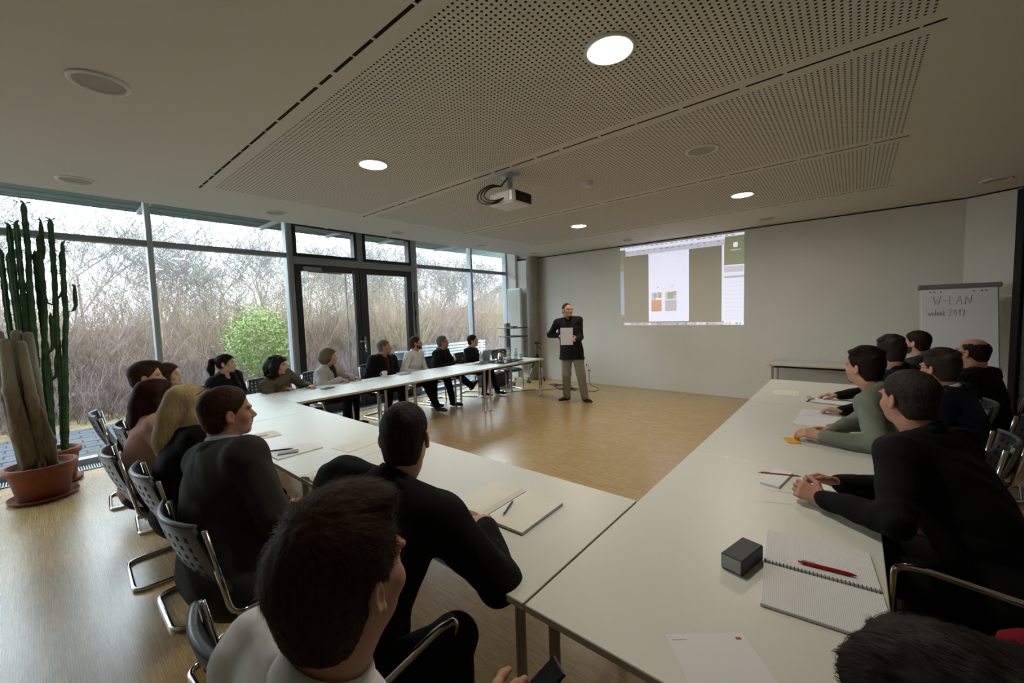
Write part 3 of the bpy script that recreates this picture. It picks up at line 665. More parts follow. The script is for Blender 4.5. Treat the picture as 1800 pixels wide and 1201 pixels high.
ZUP = np.array([0,0,1.])
def hdir(deg): a = math.radians(deg); return np.array([math.sin(a), math.cos(a), 0.])
def hright(deg): a = math.radians(deg); return np.array([math.cos(a), -math.sin(a), 0.])
def frame_head(yaw, pitch, roll):
    f = hdir(yaw); r = hright(yaw); p = math.radians(pitch); f2 = f*math.cos(p)+ZUP*math.sin(p); u = np.cross(r, f2); q = math.radians(roll)
    r2 = r*math.cos(q)+u*math.sin(q); u2 = np.cross(r2, f2); return np.stack([r2, f2, u2])       # rows: right, forward, up
def head_mesh(h, neck, fem, ears=True, jaw=1., nose=1., fat=0.):
    S = Sdf(h); j = (.93 if fem else 1.)*jaw
    S.ell((0,-.012,.040),(.075,.099,.085),k=.02)
    S.ell((0,.026,-.012),(.064*j+fat*.3,.068,.086),k=.02)
    S.ell((0,.030,-.064),(.053*j+fat,.058,.044+fat*.3),k=.03)
    S.ell((0,.072,-.088),(.022,.018,.018),k=.025)
    for s_ in (-1,1):
        S.ell((s_*.043*j,.060,-.022),(.024,.022,.024),k=.02)
        S.ell((s_*.034,.080,.030),(.026,.014,.010),k=.015)
        S.ell((s_*.032,.100,.006),(.019,.015,.0115),k=.014,sub=True)
        S.ell((s_*.031,.0790,.005),(.0125,.0125,.0125),k=.004)
        S.cap((s_*.020,.0905,.0145),(s_*.042,.0840,.0125),.0040,.0036,k=.004)
        S.cap((s_*.020,.0885,-.0045),(s_*.041,.0830,-.0040),.0032,.003,k=.004)
    S.cap((0,.086,.018),(0,.108*1.0,-.020),.0085,.0115*nose,k=.012); S.ell((0,.112,-.022),(.0105*nose,.010*nose,.009*nose),k=.008)
    for s_ in (-1,1): S.ell((s_*.0125,.100,-.027),(.0085*nose,.010,.0075),k=.008)
    S.cap((0,.090,-.030),(0,.0935,-.046),.010,.012,k=.012)
    S.chain([(-.023,.084,-.056),(-.009,.0935,-.0515),(0,.0945,-.053),(.009,.0935,-.0515),(.023,.084,-.056)],[.0035,.006,.0055,.006,.0035],k=.006)
    S.chain([(-.021,.083,-.0585),(0,.0915,-.0635),(.021,.083,-.0585)],[.004,.0075,.004],k=.006)
    S.chain([(-.025,.0890,-.0570),(0,.1010,-.0575),(.025,.0890,-.0570)],[.0016,.0020,.0016],k=.004,sub=True)
    if ears:
        for s_ in (-1,1):
            a = .35*s_; M = np.array([[math.cos(a),-math.sin(a),0],[math.sin(a),math.cos(a),0],[0,0,1]]).T
            S.ell((s_*.081,-.010,.000),(.0085,.0195,.032),M,k=.006); S.ell((s_*.089,-.005,.004),(.007,.010,.019),M,k=.004,sub=True); S.ell((s_*.079,.000,-.024),(.007,.009,.010),k=.006)
    S.cap((0,-.030,-.040),(0,-.026,-.085),.055*(.92 if fem else 1)+fat*.5,.053*(.9 if fem else 1)+fat*.7,k=.03); S.cap((0,-.026,-.085), neck, .053*(.9 if fem else 1)+fat*.7, .060*(.9 if fem else 1)+fat*.7, k=.03)
    return S.mesh()
def face_ids(C, beard, sex):
    "material slot for each face centre in head coordinates: 0 skin 1 lips 2 eye white 3 iris 4 brow 5 beard"
    x, y, z = np.abs(C[:,0]), C[:,1], C[:,2]; m = np.zeros(len(C), int)
    e = np.sqrt((x-.031)**2+(y-.079)**2+(z-.005)**2); eye = (e < .0137)&(y > .083)&(z > -.003)&(z < .0118)&(np.abs(x-.031) < .0115); m[eye] = 2
    m[eye & (np.hypot(x-.031, z-.005) < .0058)] = 3
    bz = .0315+.004*np.cos((x-.032)*60)-.0002; m[(y > .07)&(x > .013)&(x < .053)&(np.abs(z-bz) < .0042)] = 4
    if beard:
        bb = (z < -.047+.26*np.clip(.088-y,0,.075))&(y > .004)&(z > -.112)&(y > .02+(-.085-z)*1.6); bb |= (y > .083)&(x < .024)&(z < -.041)&(z > -.052); lip = (y > .078)&(x < .022)&(z > -.067)&(z < -.049)
        if beard == 'goatee': bb &= (x < .036)&(y > .055)
        m[bb & ~lip] = 5
    m[(y > .0835)&(x < .0245)&(z > -.0685)&(z < -.0475)&(np.hypot(x/.0245,(z+.058)/.0115) < 1)] = 1
    return m
def hair_mesh(h, st, t, fem):
    S = Sdf(h); tt = t
    if st == 'bald':
        S.ell((0,-.014,.036),(.0760+t*.35,.100+t*.4,.080),k=.02); S.ell((0,-.046,-.025),(.058,.052+t*.2,.055),k=.03)
        S.ell((0,.034,.118),(.064,.100,.054),k=.016,sub=True)
    else:
        S.ell((0,-.012,.047),(.0755+t*.75,.0990+t*.8,.0820+t*1.1),k=.02); S.ell((0,-.044,-.022),(.059+t*(.7 if fem else .25),.054+t*(.7 if fem else .3),.058),k=.03)
    if not fem: S.cap((0,-.036,-.015),(0,-.031,-.095),.0585,.0560,k=.03)
    if st == 'quiff': S.ell((0,.052,.118),(.060,.045,.024),k=.03); S.ell((-.02,.0,.125),(.05,.06,.02),k=.03)
    if st == 'messy':
        g = np.random.default_rng(3)
        for _ in range(26): a = g.uniform(0,6.28); b = g.uniform(.1,1.15); S.ell((math.cos(a)*math.sin(b)*.082,-.012+math.sin(a)*math.sin(b)*.106,.045+math.cos(b)*.098),(.022,.022,.014),k=.02)
    zn = -.052 if not fem else -.03
    # face and nape cut
    S.half((0,.80,-.60), (.0095 if st != 'recede' else -.012)+(.006 if fem else 0), .012) if st != 'bald' else S.half((0,.80,-.60), -.004, .012)
    S.half((0,-.35,-1.), (.072 if fem else .104) if st not in ('long','bob','curly') else .2, .02)
    if st in ('short','quiff','messy','bald','buzz','grey','recede'):
        for s_ in (-1,1): S.ell((s_*.084,-.004,-.006),(.022,.021,.034),k=.008,sub=True)
    if st == 'long':
        for s_ in (-1,1): S.chain([(s_*.070,-.010,.050),(s_*.082,-.012,-.04),(s_*.082,-.030,-.14),(s_*.070,-.05,-.23)],[.030,.036,.040,.026],k=.04)
        S.chain([(0,-.07,.06),(0,-.098,-.04),(0,-.105,-.15),(0,-.105,-.26)],[.06,.070,.074,.045],k=.05,flat=((0,1,0),1.25))
    if st == 'vlong':
        for s_ in (-1,1): S.chain([(s_*.070,-.010,.050),(s_*.085,-.015,-.05),(s_*.082,-.045,-.16),(s_*.06,-.09,-.27)],[.030,.040,.046,.03],k=.04)
        S.chain([(0,-.07,.06),(0,-.105,-.05),(-.01,-.125,-.17),(-.02,-.145,-.33)],[.065,.078,.082,.04],k=.05,flat=((0,1,0),1.2))
    if st == 'bob':
        for s_ in (-1,1): S.chain([(s_*.066,-.005,.06),(s_*.080,-.015,-.01),(s_*.070,-.03,-.065)],[.036,.034,.024],k=.04)
        S.chain([(0,-.06,.05),(0,-.085,-.02),(0,-.070,-.07)],[.07,.062,.045],k=.05); S.cap((-.045,.060,.088),(.045,.060,.088),.024,k=.03)
    if st == 'curly':
        g = np.random.default_rng(9)
        for s_ in (-1,1): S.chain([(s_*.066,-.005,.06),(s_*.094,-.015,-.02),(s_*.090,-.02,-.12)],[.045,.050,.042],k=.04)
        S.chain([(0,-.06,.05),(0,-.098,-.03),(0,-.085,-.12)],[.08,.078,.06],k=.05); S.cap((-.045,.062,.092),(.045,.062,.092),.024,k=.03)
        for _ in range(60): a = g.uniform(0,6.28); z = g.uniform(-.15,.13); w = .112 if z < .05 else .08; x, y = math.cos(a)*w, -.02+math.sin(a)*(w+.01); S.ell((x,min(y,.05 if z>.05 else .015),z),(.022,.022,.018),k=.015)
    if st == 'pony': S.chain([(0,-.098,.062),(0,-.150,.045),(0,-.170,-.05),(.0,-.150,-.20)],[.026,.034,.040,.016],k=.02)
    V, F = S.mesh((.0009, 210., t*90)); return S, V, F
def strands(S, V, F, n, L, wd, st, seed):
    g = np.random.default_rng(seed); A = V[F[:,0]]; ar = np.linalg.norm(np.cross(V[F[:,1]]-A, V[F[:,3]]-A),axis=1); pick = g.choice(len(F), n, p=ar/ar.sum())
    a, b = g.uniform(0,1,(n,1)), g.uniform(0,1,(n,1)); q = V[F[pick]]; P = (q[:,0]*(1-a)+q[:,1]*a)*(1-b)+(q[:,3]*(1-a)+q[:,2]*a)*b
    crown = np.array([.012,-.055,.13]); seg = 4; pts = [P]; nr = S.grad(P); LL = L*g.uniform(.55,1.2,(n,1)); dev = g.normal(0,.12,(n,3)); LL = LL*(.35+.65*np.clip((P[:,2:3]+.02)/.09,0,1)) if st in ('short','quiff','messy','bald','buzz','recede') else LL; up = g.uniform(.0,.12,(n,1)) if st not in ('long','vlong','pony') else g.uniform(-.05,.10,(n,1))
    if st == 'messy': up = up*.5
    if st == 'messy' or st == 'quiff': up = up*(1+1.2*np.clip((P[:,2:3]-.06)/.05,0,1))
    for k in range(seg):
        nr = S.grad(P)
        d = P-crown
        if st in ('long','vlong','bob','pony'): w = np.clip((.09-P[:,2:3])/.08,0,1); d = d/np.linalg.norm(d,axis=1)[:,None]*(1-w)+np.array([0,-.05,-1.])*w
        if st == 'curly': d = np.cross(nr, np.sin(P*60+k))+np.array([0,0,-.5])
        if st == 'quiff': d = d/np.linalg.norm(d,axis=1)[:,None]+np.array([.25,.3,.1])*(P[:,2:3] > .07)
        d = d/(np.linalg.norm(d,axis=1)[:,None]+1e-6)+dev; d = d-nr*(d*nr).sum(1)[:,None]; d = d/(np.linalg.norm(d,axis=1)[:,None]+1e-6)
        P = P+(d+nr*up)*LL/seg; off = S.sample(P)[:,None]; P = P-nr*np.where(off < .0004, off-.0004, 0) if st not in ('long','vlong') else P-nr*np.clip(off-.001,-.02,.004)
        pts.append(P)
    side = np.cross(nr, pts[1]-pts[0]); side /= np.linalg.norm(side,axis=1)[:,None]+1e-9; VV = []; W = [1,1,.85,.6,.15]
    for k in range(seg+1): VV += [pts[k]-side*wd*W[k]/2, pts[k]+side*wd*W[k]/2]
    VV = np.stack(VV,1).reshape(-1,3); base = np.arange(n)[:,None,None]*(2*seg+2); q = np.array([[2*k,2*k+1,2*k+3,2*k+2] for k in range(seg)]); return VV, (base+q[None]).reshape(-1,4)
def hand_sdf(h, E, W, fd, back, thumb, curl, hs=1.):
    "E elbow, W wrist, fd finger direction, back = back-of-hand normal, thumb = direction to the thumb side"
    S = Sdf(h); fd = _unit(fd); back = _unit(back-fd*fd.dot(back)); th = np.cross(back, fd); th = th if th.dot(thumb) > 0 else -th
    S.cap(W-_unit(W-E)*.10, W, .034*hs, .027*hs, k=.02)
    off = [.030,.010,-.010,-.028]; Lf = [(.043,.026,.021),(.048,.030,.022),(.045,.028,.021),(.035,.021,.018)]
    for i in range(4):
        kn = W+(fd*(.088-.004*abs(i-1.3))+th*off[i])*hs; S.cap(W+th*off[i]*.55*hs, kn, .016*hs, .0115*hs, k=.016, flat=(back,1.15))
        p = kn; ang = 0
        for s_ in range(3):
            ang += curl*(.75,.95,.6)[s_]*(1+.06*i); d = fd*math.cos(ang)-back*math.sin(ang)+th*(off[i]*1.2 if s_ == 0 else 0)
            q = p+_unit(d)*Lf[i][s_]*hs; S.cap(p, q, (.0100,.0090,.0082)[s_]*hs, (.0090,.0082,.0068)[s_]*hs, k=.004); p = q
    p = W+(fd*.018+th*.020)*hs; dirs = [(.62,.74,.25),(.85,.42,.30),(.92,.15,.32)]
    for s_,(a,b,c) in enumerate(dirs):
        q = p+_unit(fd*a+th*b-back*c*(.5+curl))*(.046,.034,.028)[s_]*hs; S.cap(p, q, (.016,.0115,.0100)[s_]*hs, (.0118,.0100,.0080)[s_]*hs, k=.010); p = q
    return S.mesh()
def ik(S, W, L1, L2, pole):
    d = W-S; D = np.linalg.norm(d); D2 = min(D, (L1+L2)*.995)
    if D > D2: W = S+d/D*D2
    u = d/D; x = (L1*L1-L2*L2+D2*D2)/(2*D2); y = math.sqrt(max(L1*L1-x*x,1e-6)); p = _unit(pole-u*u.dot(pole)); return S+u*x+p*y, W
def skin_mat(name, col): return mat(name, col, .55, noise=.12, nscale=25, bump=.05, bscale=200, spec=.4)
def cloth(name, col, rough=.9, noise=.12): return mat('cloth_'+name, col, rough, noise=noise, nscale=55, bump=.10, bscale=900, spec=.2)
def hairm(name, col, col2): return mat('hair_'+name, col, .62, noise=.6, nscale=210, col2=col2, spec=.14, stretch=(1,1,.06))
for nm, c1 in (('skin_a','b98a72'),('skin_b','ab7a65'),('skin_c','c69c86'),('skin_d','9c6d58')): skin_mat(nm, c1)
mat('lips', '9c5a50', .5); mat('eye_white', 'aca49a', .25); mat('iris', '2a1c14', .15)
for nm, c1, c2 in (('dark','1a110d','2a1b14'),('brown','2e1e15','452f20'),('auburn','2a1614','3d201c'),('blonde','dcc9a2','ae9268'),('grey','6e6a64','3c3936'),('greybrown','4b4036','6d6153'),('lightbrown','5a4530','7a6040'),('black','120e0d','211a18'),('saltdark','1f1a17','3a332e'),('dusk','2c2520','463c34')): hairm(nm, c1, c2)

def person(label, hip, head, pel, sho, hyaw, hp=0., roll=0., fem=False, skin='skin_a', hair=('short','brown',.012), top='black', tkind='shirt', under=None, trous='charcoal', shoes='black_plastic',
           hands=None, feet=None, knees=None, glasses=None, beard=None, girth=1., res=1., detail=2500, slen=.03, stand=False, fat=0., belly=.0, collar=True, extra=None, curl=(.5,.5), fwdh=None):
    """hip, head: world positions of the hip centre and of the head centre; pel, sho, hyaw: headings of pelvis, shoulders and head."""
    hip = np.array(hip,float); H = np.array(head,float); H[2] -= .012; girth = girth*1.06; rz = -math.radians(pel)
    root = tag(empty('person', (hip[0],hip[1],0), rz), label, 'person')
    inv = np.array(((math.cos(rz),math.sin(rz),0),(-math.sin(rz),math.cos(rz),0),(0,0,1))); org = np.array([hip[0],hip[1],0.])
    loc = lambda V: (np.asarray(V)-org)@inv.T
    pf, pr_, sf, sr = hdir(pel), hright(pel), hdir(sho), hright(sho)
    d0 = _unit(H-hip); u = _unit(ZUP*.45+d0*.55); hs = .95 if fem else 1.
    Sc = H-u*.203*hs-sf*.022; Nk = Sc+u*.060; up = _unit(Sc-hip); shw = (.160 if fem else .192)*girth**.4
    tf = _unit(sf-up*up.dot(sf)); tr = np.cross(tf, up); TM_ = np.stack([tr,tf,up]); mf = _unit(_unit(pf+sf)-up*up.dot(_unit(pf+sf))); MM = np.stack([np.cross(mf,up),mf,up]); PM = np.stack([pr_, pf, ZUP])
    HM = frame_head(hyaw, hp, roll)
    bust = .035 if fem else 0.
    def torso(S, e, k=.06, low=True):
        L = Sc-hip
        if low: S.ell(hip+up*.03,(.150*girth+e,.118*girth+e,.125+e),PM,k=k)
        S.ell(hip+L*.40+mf*belly*.5,(.138*girth+e,.108*girth+belly*.5+e,.19+e),MM,k=k)
        S.ell(hip+L*.72+tf*.008,(.163*girth**.7+e,.116*girth**.6+e,.185+e),TM_,k=k)
        if bust > 0:
            for s_ in (-1,1): S.ell(hip+L*.70+tf*.085+tr*s_*.065,(.058+e,.045+e,.055+e),TM_,k=.04)
        S.cap(Sc-tr*shw*.86-up*.012, Sc+tr*shw*.86-up*.012, .060+e, k=k)
        for s_ in (-1,1): S.cap(Nk-up*(.008+e*.9)-tf*.014+tr*s_*.022, Sc+tr*s_*shw*.80+up*.016, .044+e, .044+e, k=.04)
    sh = [Sc-tr*shw, Sc+tr*shw]                     # left, right
    arms = []; L1, L2 = (.275,.245) if fem else (.295,.262)
    for i in (0,1):
        s_ = -1 if i == 0 else 1; tg = None if hands is None else hands[i]
        if tg is None:
            Wt = hip+pf*.30+pr_*s_*.11+ZUP*.135; fdv = pf*.9-pr_*s_*.35-ZUP*.15; bk_ = ZUP; pole = -sf*.5+sr*s_*.8-ZUP*.5; crl = .45
        else:
            Wt = np.array(tg[0],float); fdv = np.array(tg[1],float); bk_ = np.array(tg[2] if len(tg) > 2 and tg[2] is not None else (0,0,1.),float); pole = np.array(tg[3],float) if len(tg) > 3 and tg[3] is not None else (-sf*.25+sr*s_*(.8 if not stand else .12)-ZUP*.8); crl = curl[i]
        E, W = ik(sh[i], Wt, L1, L2, pole); arms.append((sh[i], E, W, fdv, bk_, crl, s_))
    legs = []
    for i in (0,1):
        s_ = -1 if i == 0 else 1; hj = hip+pr_*s_*.088
        if stand: A = np.array(feet[i][0],float); K = ik(hj, A, .435, .43, pf+pr_*s_*.1)[0]; fd2 = hdir(feet[i][1])
        else:
            K = np.array(knees[i],float) if knees and knees[i] is not None else hip+pr_*s_*.13+pf*.43+ZUP*(-.025); K = hj+_unit(K-hj)*.43
            if feet and feet[i] is not None: A = np.array(feet[i][0],float); fd2 = hdir(feet[i][1])
            else: A = K+pf*(-.03)+pr_*s_*.02; A[2] = .095; fd2 = hdir(pel+s_*10)
        legs.append((hj, K, A, fd2))
    # ---- body: one mesh, skin (head and hands fine, the rest under the clothes)
    parts = []; nkl = HM@(Nk-H-u*.01)/hs
    Vh, Fh = head_mesh(.0042*res, nkl, fem, fat=fat); mi = face_ids(Vh[Fh].mean(1), beard, fem); parts.append(((Vh*hs)@HM+H, Fh, mi))
    for (S0,E,W,fdv,bk_,crl,s_) in arms:
        thumb = np.cross(_unit(fdv), _unit(bk_))*s_*-1.
        Vq, Fq = hand_sdf(.0040*res, E, W, fdv, bk_, thumb, crl, .9 if fem else 1.); parts.append((Vq, Fq, np.zeros(len(Fq),int)))
    S = Sdf(.024); torso(S, -.030)
    for (S0,E,W,*_) in arms: S.cap(S0,E,.036,.032,k=.02); S.cap(E,W,.032,.026,k=.02)
    for (hj,K,A,_) in legs: S.cap(hj,K,.062,.045,k=.02); S.cap(K,A,.042,.032,k=.02)
    S.cap(Nk-up*.05,Nk,.05,k=.03); Vc, Fc = S.mesh(); parts.append((Vc, Fc, np.zeros(len(Fc),int)))
    V = []; F = []; M = []; n = 0
    for v,f_,m in parts: V.append(loc(v)); F.append(f_+n); M.append(m); n += len(v)
    hm = MATS['hair_'+hair[1]] if hair else MATS['hair_grey']
    link('body', new_mesh('body', np.concatenate(V), np.concatenate(F), [skin,'lips','eye_white','iris',hm,hm if not beard else MATS.get('beard_'+hair[1]) or mat('beard_'+hair[1], 'ffffff')], True, np.concatenate(M)), root)
    # ---- hair
    if hair:
        st, hc, t = hair; S, Vr, Fr = hair_mesh(.0048*res, st, t, fem)
        Vs, Fs = strands(S, Vr, Fr, detail, slen*(1.9 if st in ('long','vlong','pony') else 1), .0009*res**1.6, st, int(abs(H[0]*1000)))
        Va = np.concatenate([Vr, Vs]); Fa = np.concatenate([Fr, Fs+len(Vr)])
        o = link('hair', new_mesh('hair', loc((Va*hs)@HM+H), Fa, [hm], True), root); tag(o, kind='stuff')
    # ---- clothing
    nax = H+(np.array([0,-.026,-.085])*hs)@HM-(Nk-u*.01); nR = .060*(.9 if fem else 1)+fat*.7
    r_ = .0095*res; jk = tkind in ('jacket','blazer','open'); e = (.018 if stand else .026) if jk else .014
    if under:
        S = Sdf(r_); torso(S, .004, low=False)
        collar_part(root, loc, Nk, nax, tf, tr, nR, 'shirt' if under != 'maroon' or tkind == 'jacket' else 'band', under); Vv, Fv = S.mesh(); link('shirt', new_mesh('shirt', loc(Vv), Fv, ['cloth_'+under], True), root)
    S = Sdf(r_); torso(S, e); 
    for (S0,E,W,*_) in arms:
        am = .84 if stand else 1.; S.ell(S0,(.060*am+e,)*3,k=.03); S.cap(S0,E,.053*am+e,.044*am+e,k=.03); S.cap(E,W-_unit(W-E)*.012,.044*am+e,.032+e*.75,k=.02)
    if jk:
        hw = .10 if stand else .07; hem = hip-ZUP*.03 if not stand else hip-ZUP*.20; S.cap(hip+pr_*-.06, hem+pr_*-hw, .108*girth+e, .118*girth+e, k=.05, flat=(pf,1.12)); S.cap(hip+pr_*.06, hem+pr_*hw, .108*girth+e, .118*girth+e, k=.05, flat=(pf,1.12))
        for s_ in (-1,1): S.cap(hip+(Sc-hip)*.62+tr*s_*.055, hip+pr_*s_*.065, .105*girth**.7+e, .112*girth+e, k=.05, flat=(mf,1.12))
        collar_part(root, loc, Nk, nax, tf, tr, nR+.010, 'jacket', top)
        v0 = Nk+tf*.07-up*.0; v1 = hip+(Sc-hip)*.50+tf*(.155+belly*.6)
        if tkind == 'open': v1 = hip+tf*(.15+belly)
        S.chain([v0+up*.05, (v0+v1)/2+tf*.05, v1], [.062,.040,.006 if tkind != 'open' else .05], k=.012, sub=True)
    else:
        if collar: collar_part(root, loc, Nk, nax, tf, tr, nR, 'shirt' if tkind in ('shirt','blouse') else 'band', top)
        else: S.ell(Nk+tf*.075+up*.012,(.05,.055,.055),TM_,k=.012,sub=True)
    if stand: S.half((0,0,-1.), -(hip[2]-.16), .012)
    Vv, Fv = S.mesh((.0038 if not jk else .0030, 27., H[0]*3)); link({'jacket':'jacket','blazer':'jacket','open':'cardigan'}.get(tkind, tkind), new_mesh('top', loc(Vv), Fv, ['cloth_'+top], True), root)
    lw = 1.14 if stand else 1.; S = Sdf(r_*1.1); S.ell(hip+ZUP*.0,(.155*girth,.120*girth,.110),PM,k=.05)
    for (hj,K,A,_) in legs: S.cap(hj,K,.092*girth**.5*lw,.072*lw,k=.04); S.cap(K,A+ZUP*.005,.070*lw,.060*lw,k=.03)
    Vv, Fv = S.mesh((.0026, 24., H[1]*2)); link('trousers', new_mesh('trousers', loc(Vv), Fv, ['cloth_'+trous], True), root)
    for (hj,K,A,fd2) in legs:
        S = Sdf(.008); dn = _unit(A-K); fw = _unit(fd2-dn*dn.dot(fd2)*(0 if abs(A[2]-.095) < .03 else 1)); b = A+dn*.048
        S.cap(b-fw*.045, b+fw*.11, .038, .034, k=.02, flat=(dn,1.1)); S.cap(b+fw*.11, b+fw*.175-fw*.0+dn*.006, .036, .026, k=.02, flat=(dn,1.2)); S.cap(A+dn*-.01, b, .043, .04, k=.03)
        if abs(A[2]-.095) < .03: S.half((0,0,-1.), -.004, .004)
        Vv, Fv = S.mesh(); link('shoe', new_mesh('shoe', loc(Vv), Fv, [shoes], True), root)
    if glasses:
        f = MB()
        for s_ in (-1,1):
            f.tube([((s_*.032+.0225*math.cos(a*PI/8)), .1005-.10*(abs(s_*.032+.0225*math.cos(a*PI/8))-.032)**2*40*.2, .005+.0165*math.sin(a*PI/8)) for a in range(16)], .0014 if glasses == 'thin' else .0022, 5, closed=True)
            f.tube([(s_*.054,.098,.011),(s_*.073,.080,.012),(s_*.081,.0,.012),(s_*.080,-.018,.000)], .0018 if glasses == 'thin' else .0024, 5)
        f.tube([(-.0095,.101,.009),(0,.105,.011),(.0095,.101,.009)], .0016, 5)
        me = new_mesh('glasses', loc((np.array([tuple(v) for v in f.V])*hs)@HM+H), f.F, ['black_plastic' if glasses != 'thin' else 'steel_dark'], True); link('glasses', me, root)
    if extra: extra(root, loc, locals())
    return root
def collar_part(root, loc, N, ax, tf, tr, R, kind, m):
    "turned-down shirt collar, jacket collar or knitted neckband around the neck"
    ax = _unit(ax); f = _unit(tf-ax*ax.dot(tf)); r = np.cross(f, ax); gap = {'shirt':.30,'jacket':.75,'band':0.}[kind]; n = 29; V = []; F = []
    for i in range(n):
        a = gap+(2*PI-2*gap)*i/(n-1); c = math.cos(a); fr = (c+1)/2; tip = max(0,1-min(i,n-1-i)/5.)
        d = f*c+r*math.sin(a)
        if kind == 'shirt': rows = [(R+.010,-.018),(R+.004,.020-.006*fr),(R+.003,.044-.016*fr),(R+.007,.047-.016*fr),(R+.014,.030-.014*fr),(R+.020+.012*tip,.010-.018*fr-.026*tip)]
        elif kind == 'jacket': rows = [(R+.020,-.030-.05*fr),(R+.013,.012-.030*fr),(R+.012,.026-.034*fr),(R+.018,.029-.034*fr),(R+.026,.014-.036*fr),(R+.031+.020*fr,-.004-.062*fr)]
        else: rows = [(R+.016,-.014-.012*fr),(R+.009,.004-.012*fr),(R+.006,.014-.012*fr),(R+.010,.017-.012*fr),(R+.016,.008-.012*fr),(R+.020,-.010-.014*fr)]
        for q,z in rows: V.append(N+d*q+ax*z)
    for i in range(n-1):
        for k in range(5): b = i*6+k; F.append((b,b+6,b+7,b+1))
    o = link('collar', new_mesh('collar', loc(np.array(V)), np.array(F), ['cloth_'+m], True), root); md = o.modifiers.new('thick','SOLIDIFY'); md.thickness = .003; md.offset = 1
for nm, c1 in (('black','0c0c0f'),('charcoal','1d1d20'),('darkgrey','2b2b2c'),('greysuit','33342f'),('white','d8d8d6'),('lightblue','9fb0ba'),('pink','c79d93'),('olive','5a5548'),('lightgrey','aca9a6'),('maroon','3a1e1e'),('navy','141a2c'),('denim','1d2430'),('khaki','8a8574'),('sage','767c70'),('teal','2a3434'),('red','7a1420'),('dark_green','1d2420')): cloth(nm, c1)
for nm, c1 in (('brown','4a3428'),('dark','2e221d'),('saltdark','4a4038'),('lightbrown','6a4c36'),('black','231b18'),('grey','70655c'),('greybrown','5a4b40')): mat('beard_'+nm, c1, .8, noise=.4, nscale=150, bump=.5, bscale=400)

# ------------------------------------------------------------------ who sits where
UPV = (0,0,1.)
# near cross row, facing the end wall
chair(-.66,.16,4,'chair of the man in white shirt nearest the viewer')
person('young man in white shirt with tousled brown hair, nearest the viewer, seen from behind', (-.655,.11,.55), (-.628,.297,1.228), 4, -4, -14, 2, fem=False, hair=('quiff','brown',.016), top='white', tkind='shirt', trous='navy', res=.72, detail=9000, slen=.042,
       hands=(None, ((-.585,.585,.755), (.25,.95,.05), (.5,0,.85))), curl=(.5,.9))
chair(-1.22,.46,-6,'chair with chrome armrests under the man in black suit at the near row', True)
person('man in black suit jacket with cropped hair writing at the near cross row', (-1.19,.42,.54), (-1.215,.825,1.222), -6, -26, -38, -2, hair=('buzz','dark',.006), top='black', tkind='jacket', under='charcoal', trous='black', res=.9, detail=6000, slen=.014,
       hands=(((-1.40,1.00,.785),(.85,.45,-.02),UPV,(-.9,-.2,-.2)), ((-1.11,1.105,.792),(-.78,.62,-.03),UPV,(.78,-.12,-.60))), curl=(.3,.35), knees=(None,(-1.02,.86,.545)))
chair(-2.15,.535,-4,'chair of the man in grey jacket with light blue collar')
person('man in dark grey jacket and light blue shirt seen in profile at the near row', (-2.17,.495,.54), (-2.30,.570,1.212), -4, -10, 2, 0, hair=('short','brown',.012), top='greysuit', tkind='jacket', under='lightblue', trous='charcoal', res=.9, detail=6000, slen=.022, girth=1.24, skin='skin_b')
chair(-2.94,.535,0,'chair of the woman with long blonde hair')
person('woman with long wavy blonde hair and black top at the near row', (-2.96,.485,.53), (-3.05,.575,1.155), 0, -5, 0, 0, fem=True, hair=('vlong','blonde',.016), top='black', trous='black', girth=1.15, res=1., detail=14000, slen=.05, tkind='top')
chair(-3.55,.46,2,'chair of the woman with dark auburn hair and pink top')
person('woman with straight dark auburn hair, glasses and pale pink top', (-3.60,.40,.53), (-3.70,.515,1.145), 0, -4, 4, 0, fem=True, hair=('long','auburn',.017), top='pink', trous='charcoal', glasses='full', res=1.1, detail=5000, slen=.045, tkind='top', skin='skin_c')
chair(-4.43,.60,4,'chair of the man with undercut hair beside the auburn-haired woman')
person('man with short undercut brown hair half hidden behind the auburn-haired woman', (-4.44,.56,.53), (-4.486,.568,1.212), 0, 4, 12, 0, hair=('quiff','brown',.012), top='darkgrey', trous='denim', res=1.2, detail=3000, slen=.03, tkind='sweater')
chair(-5.22,.51,4,'grey chair at the window end of the near cross row')
person('woman with brown hair, only her profile showing beyond the undercut man', (-5.21,.54,.53), (-5.19,.815,1.145), 5, 10, 18, 0, fem=True, hair=('long','brown',.014), top='darkgrey', trous='charcoal', res=1.3, detail=2500, slen=.045, tkind='top', skin='skin_c')
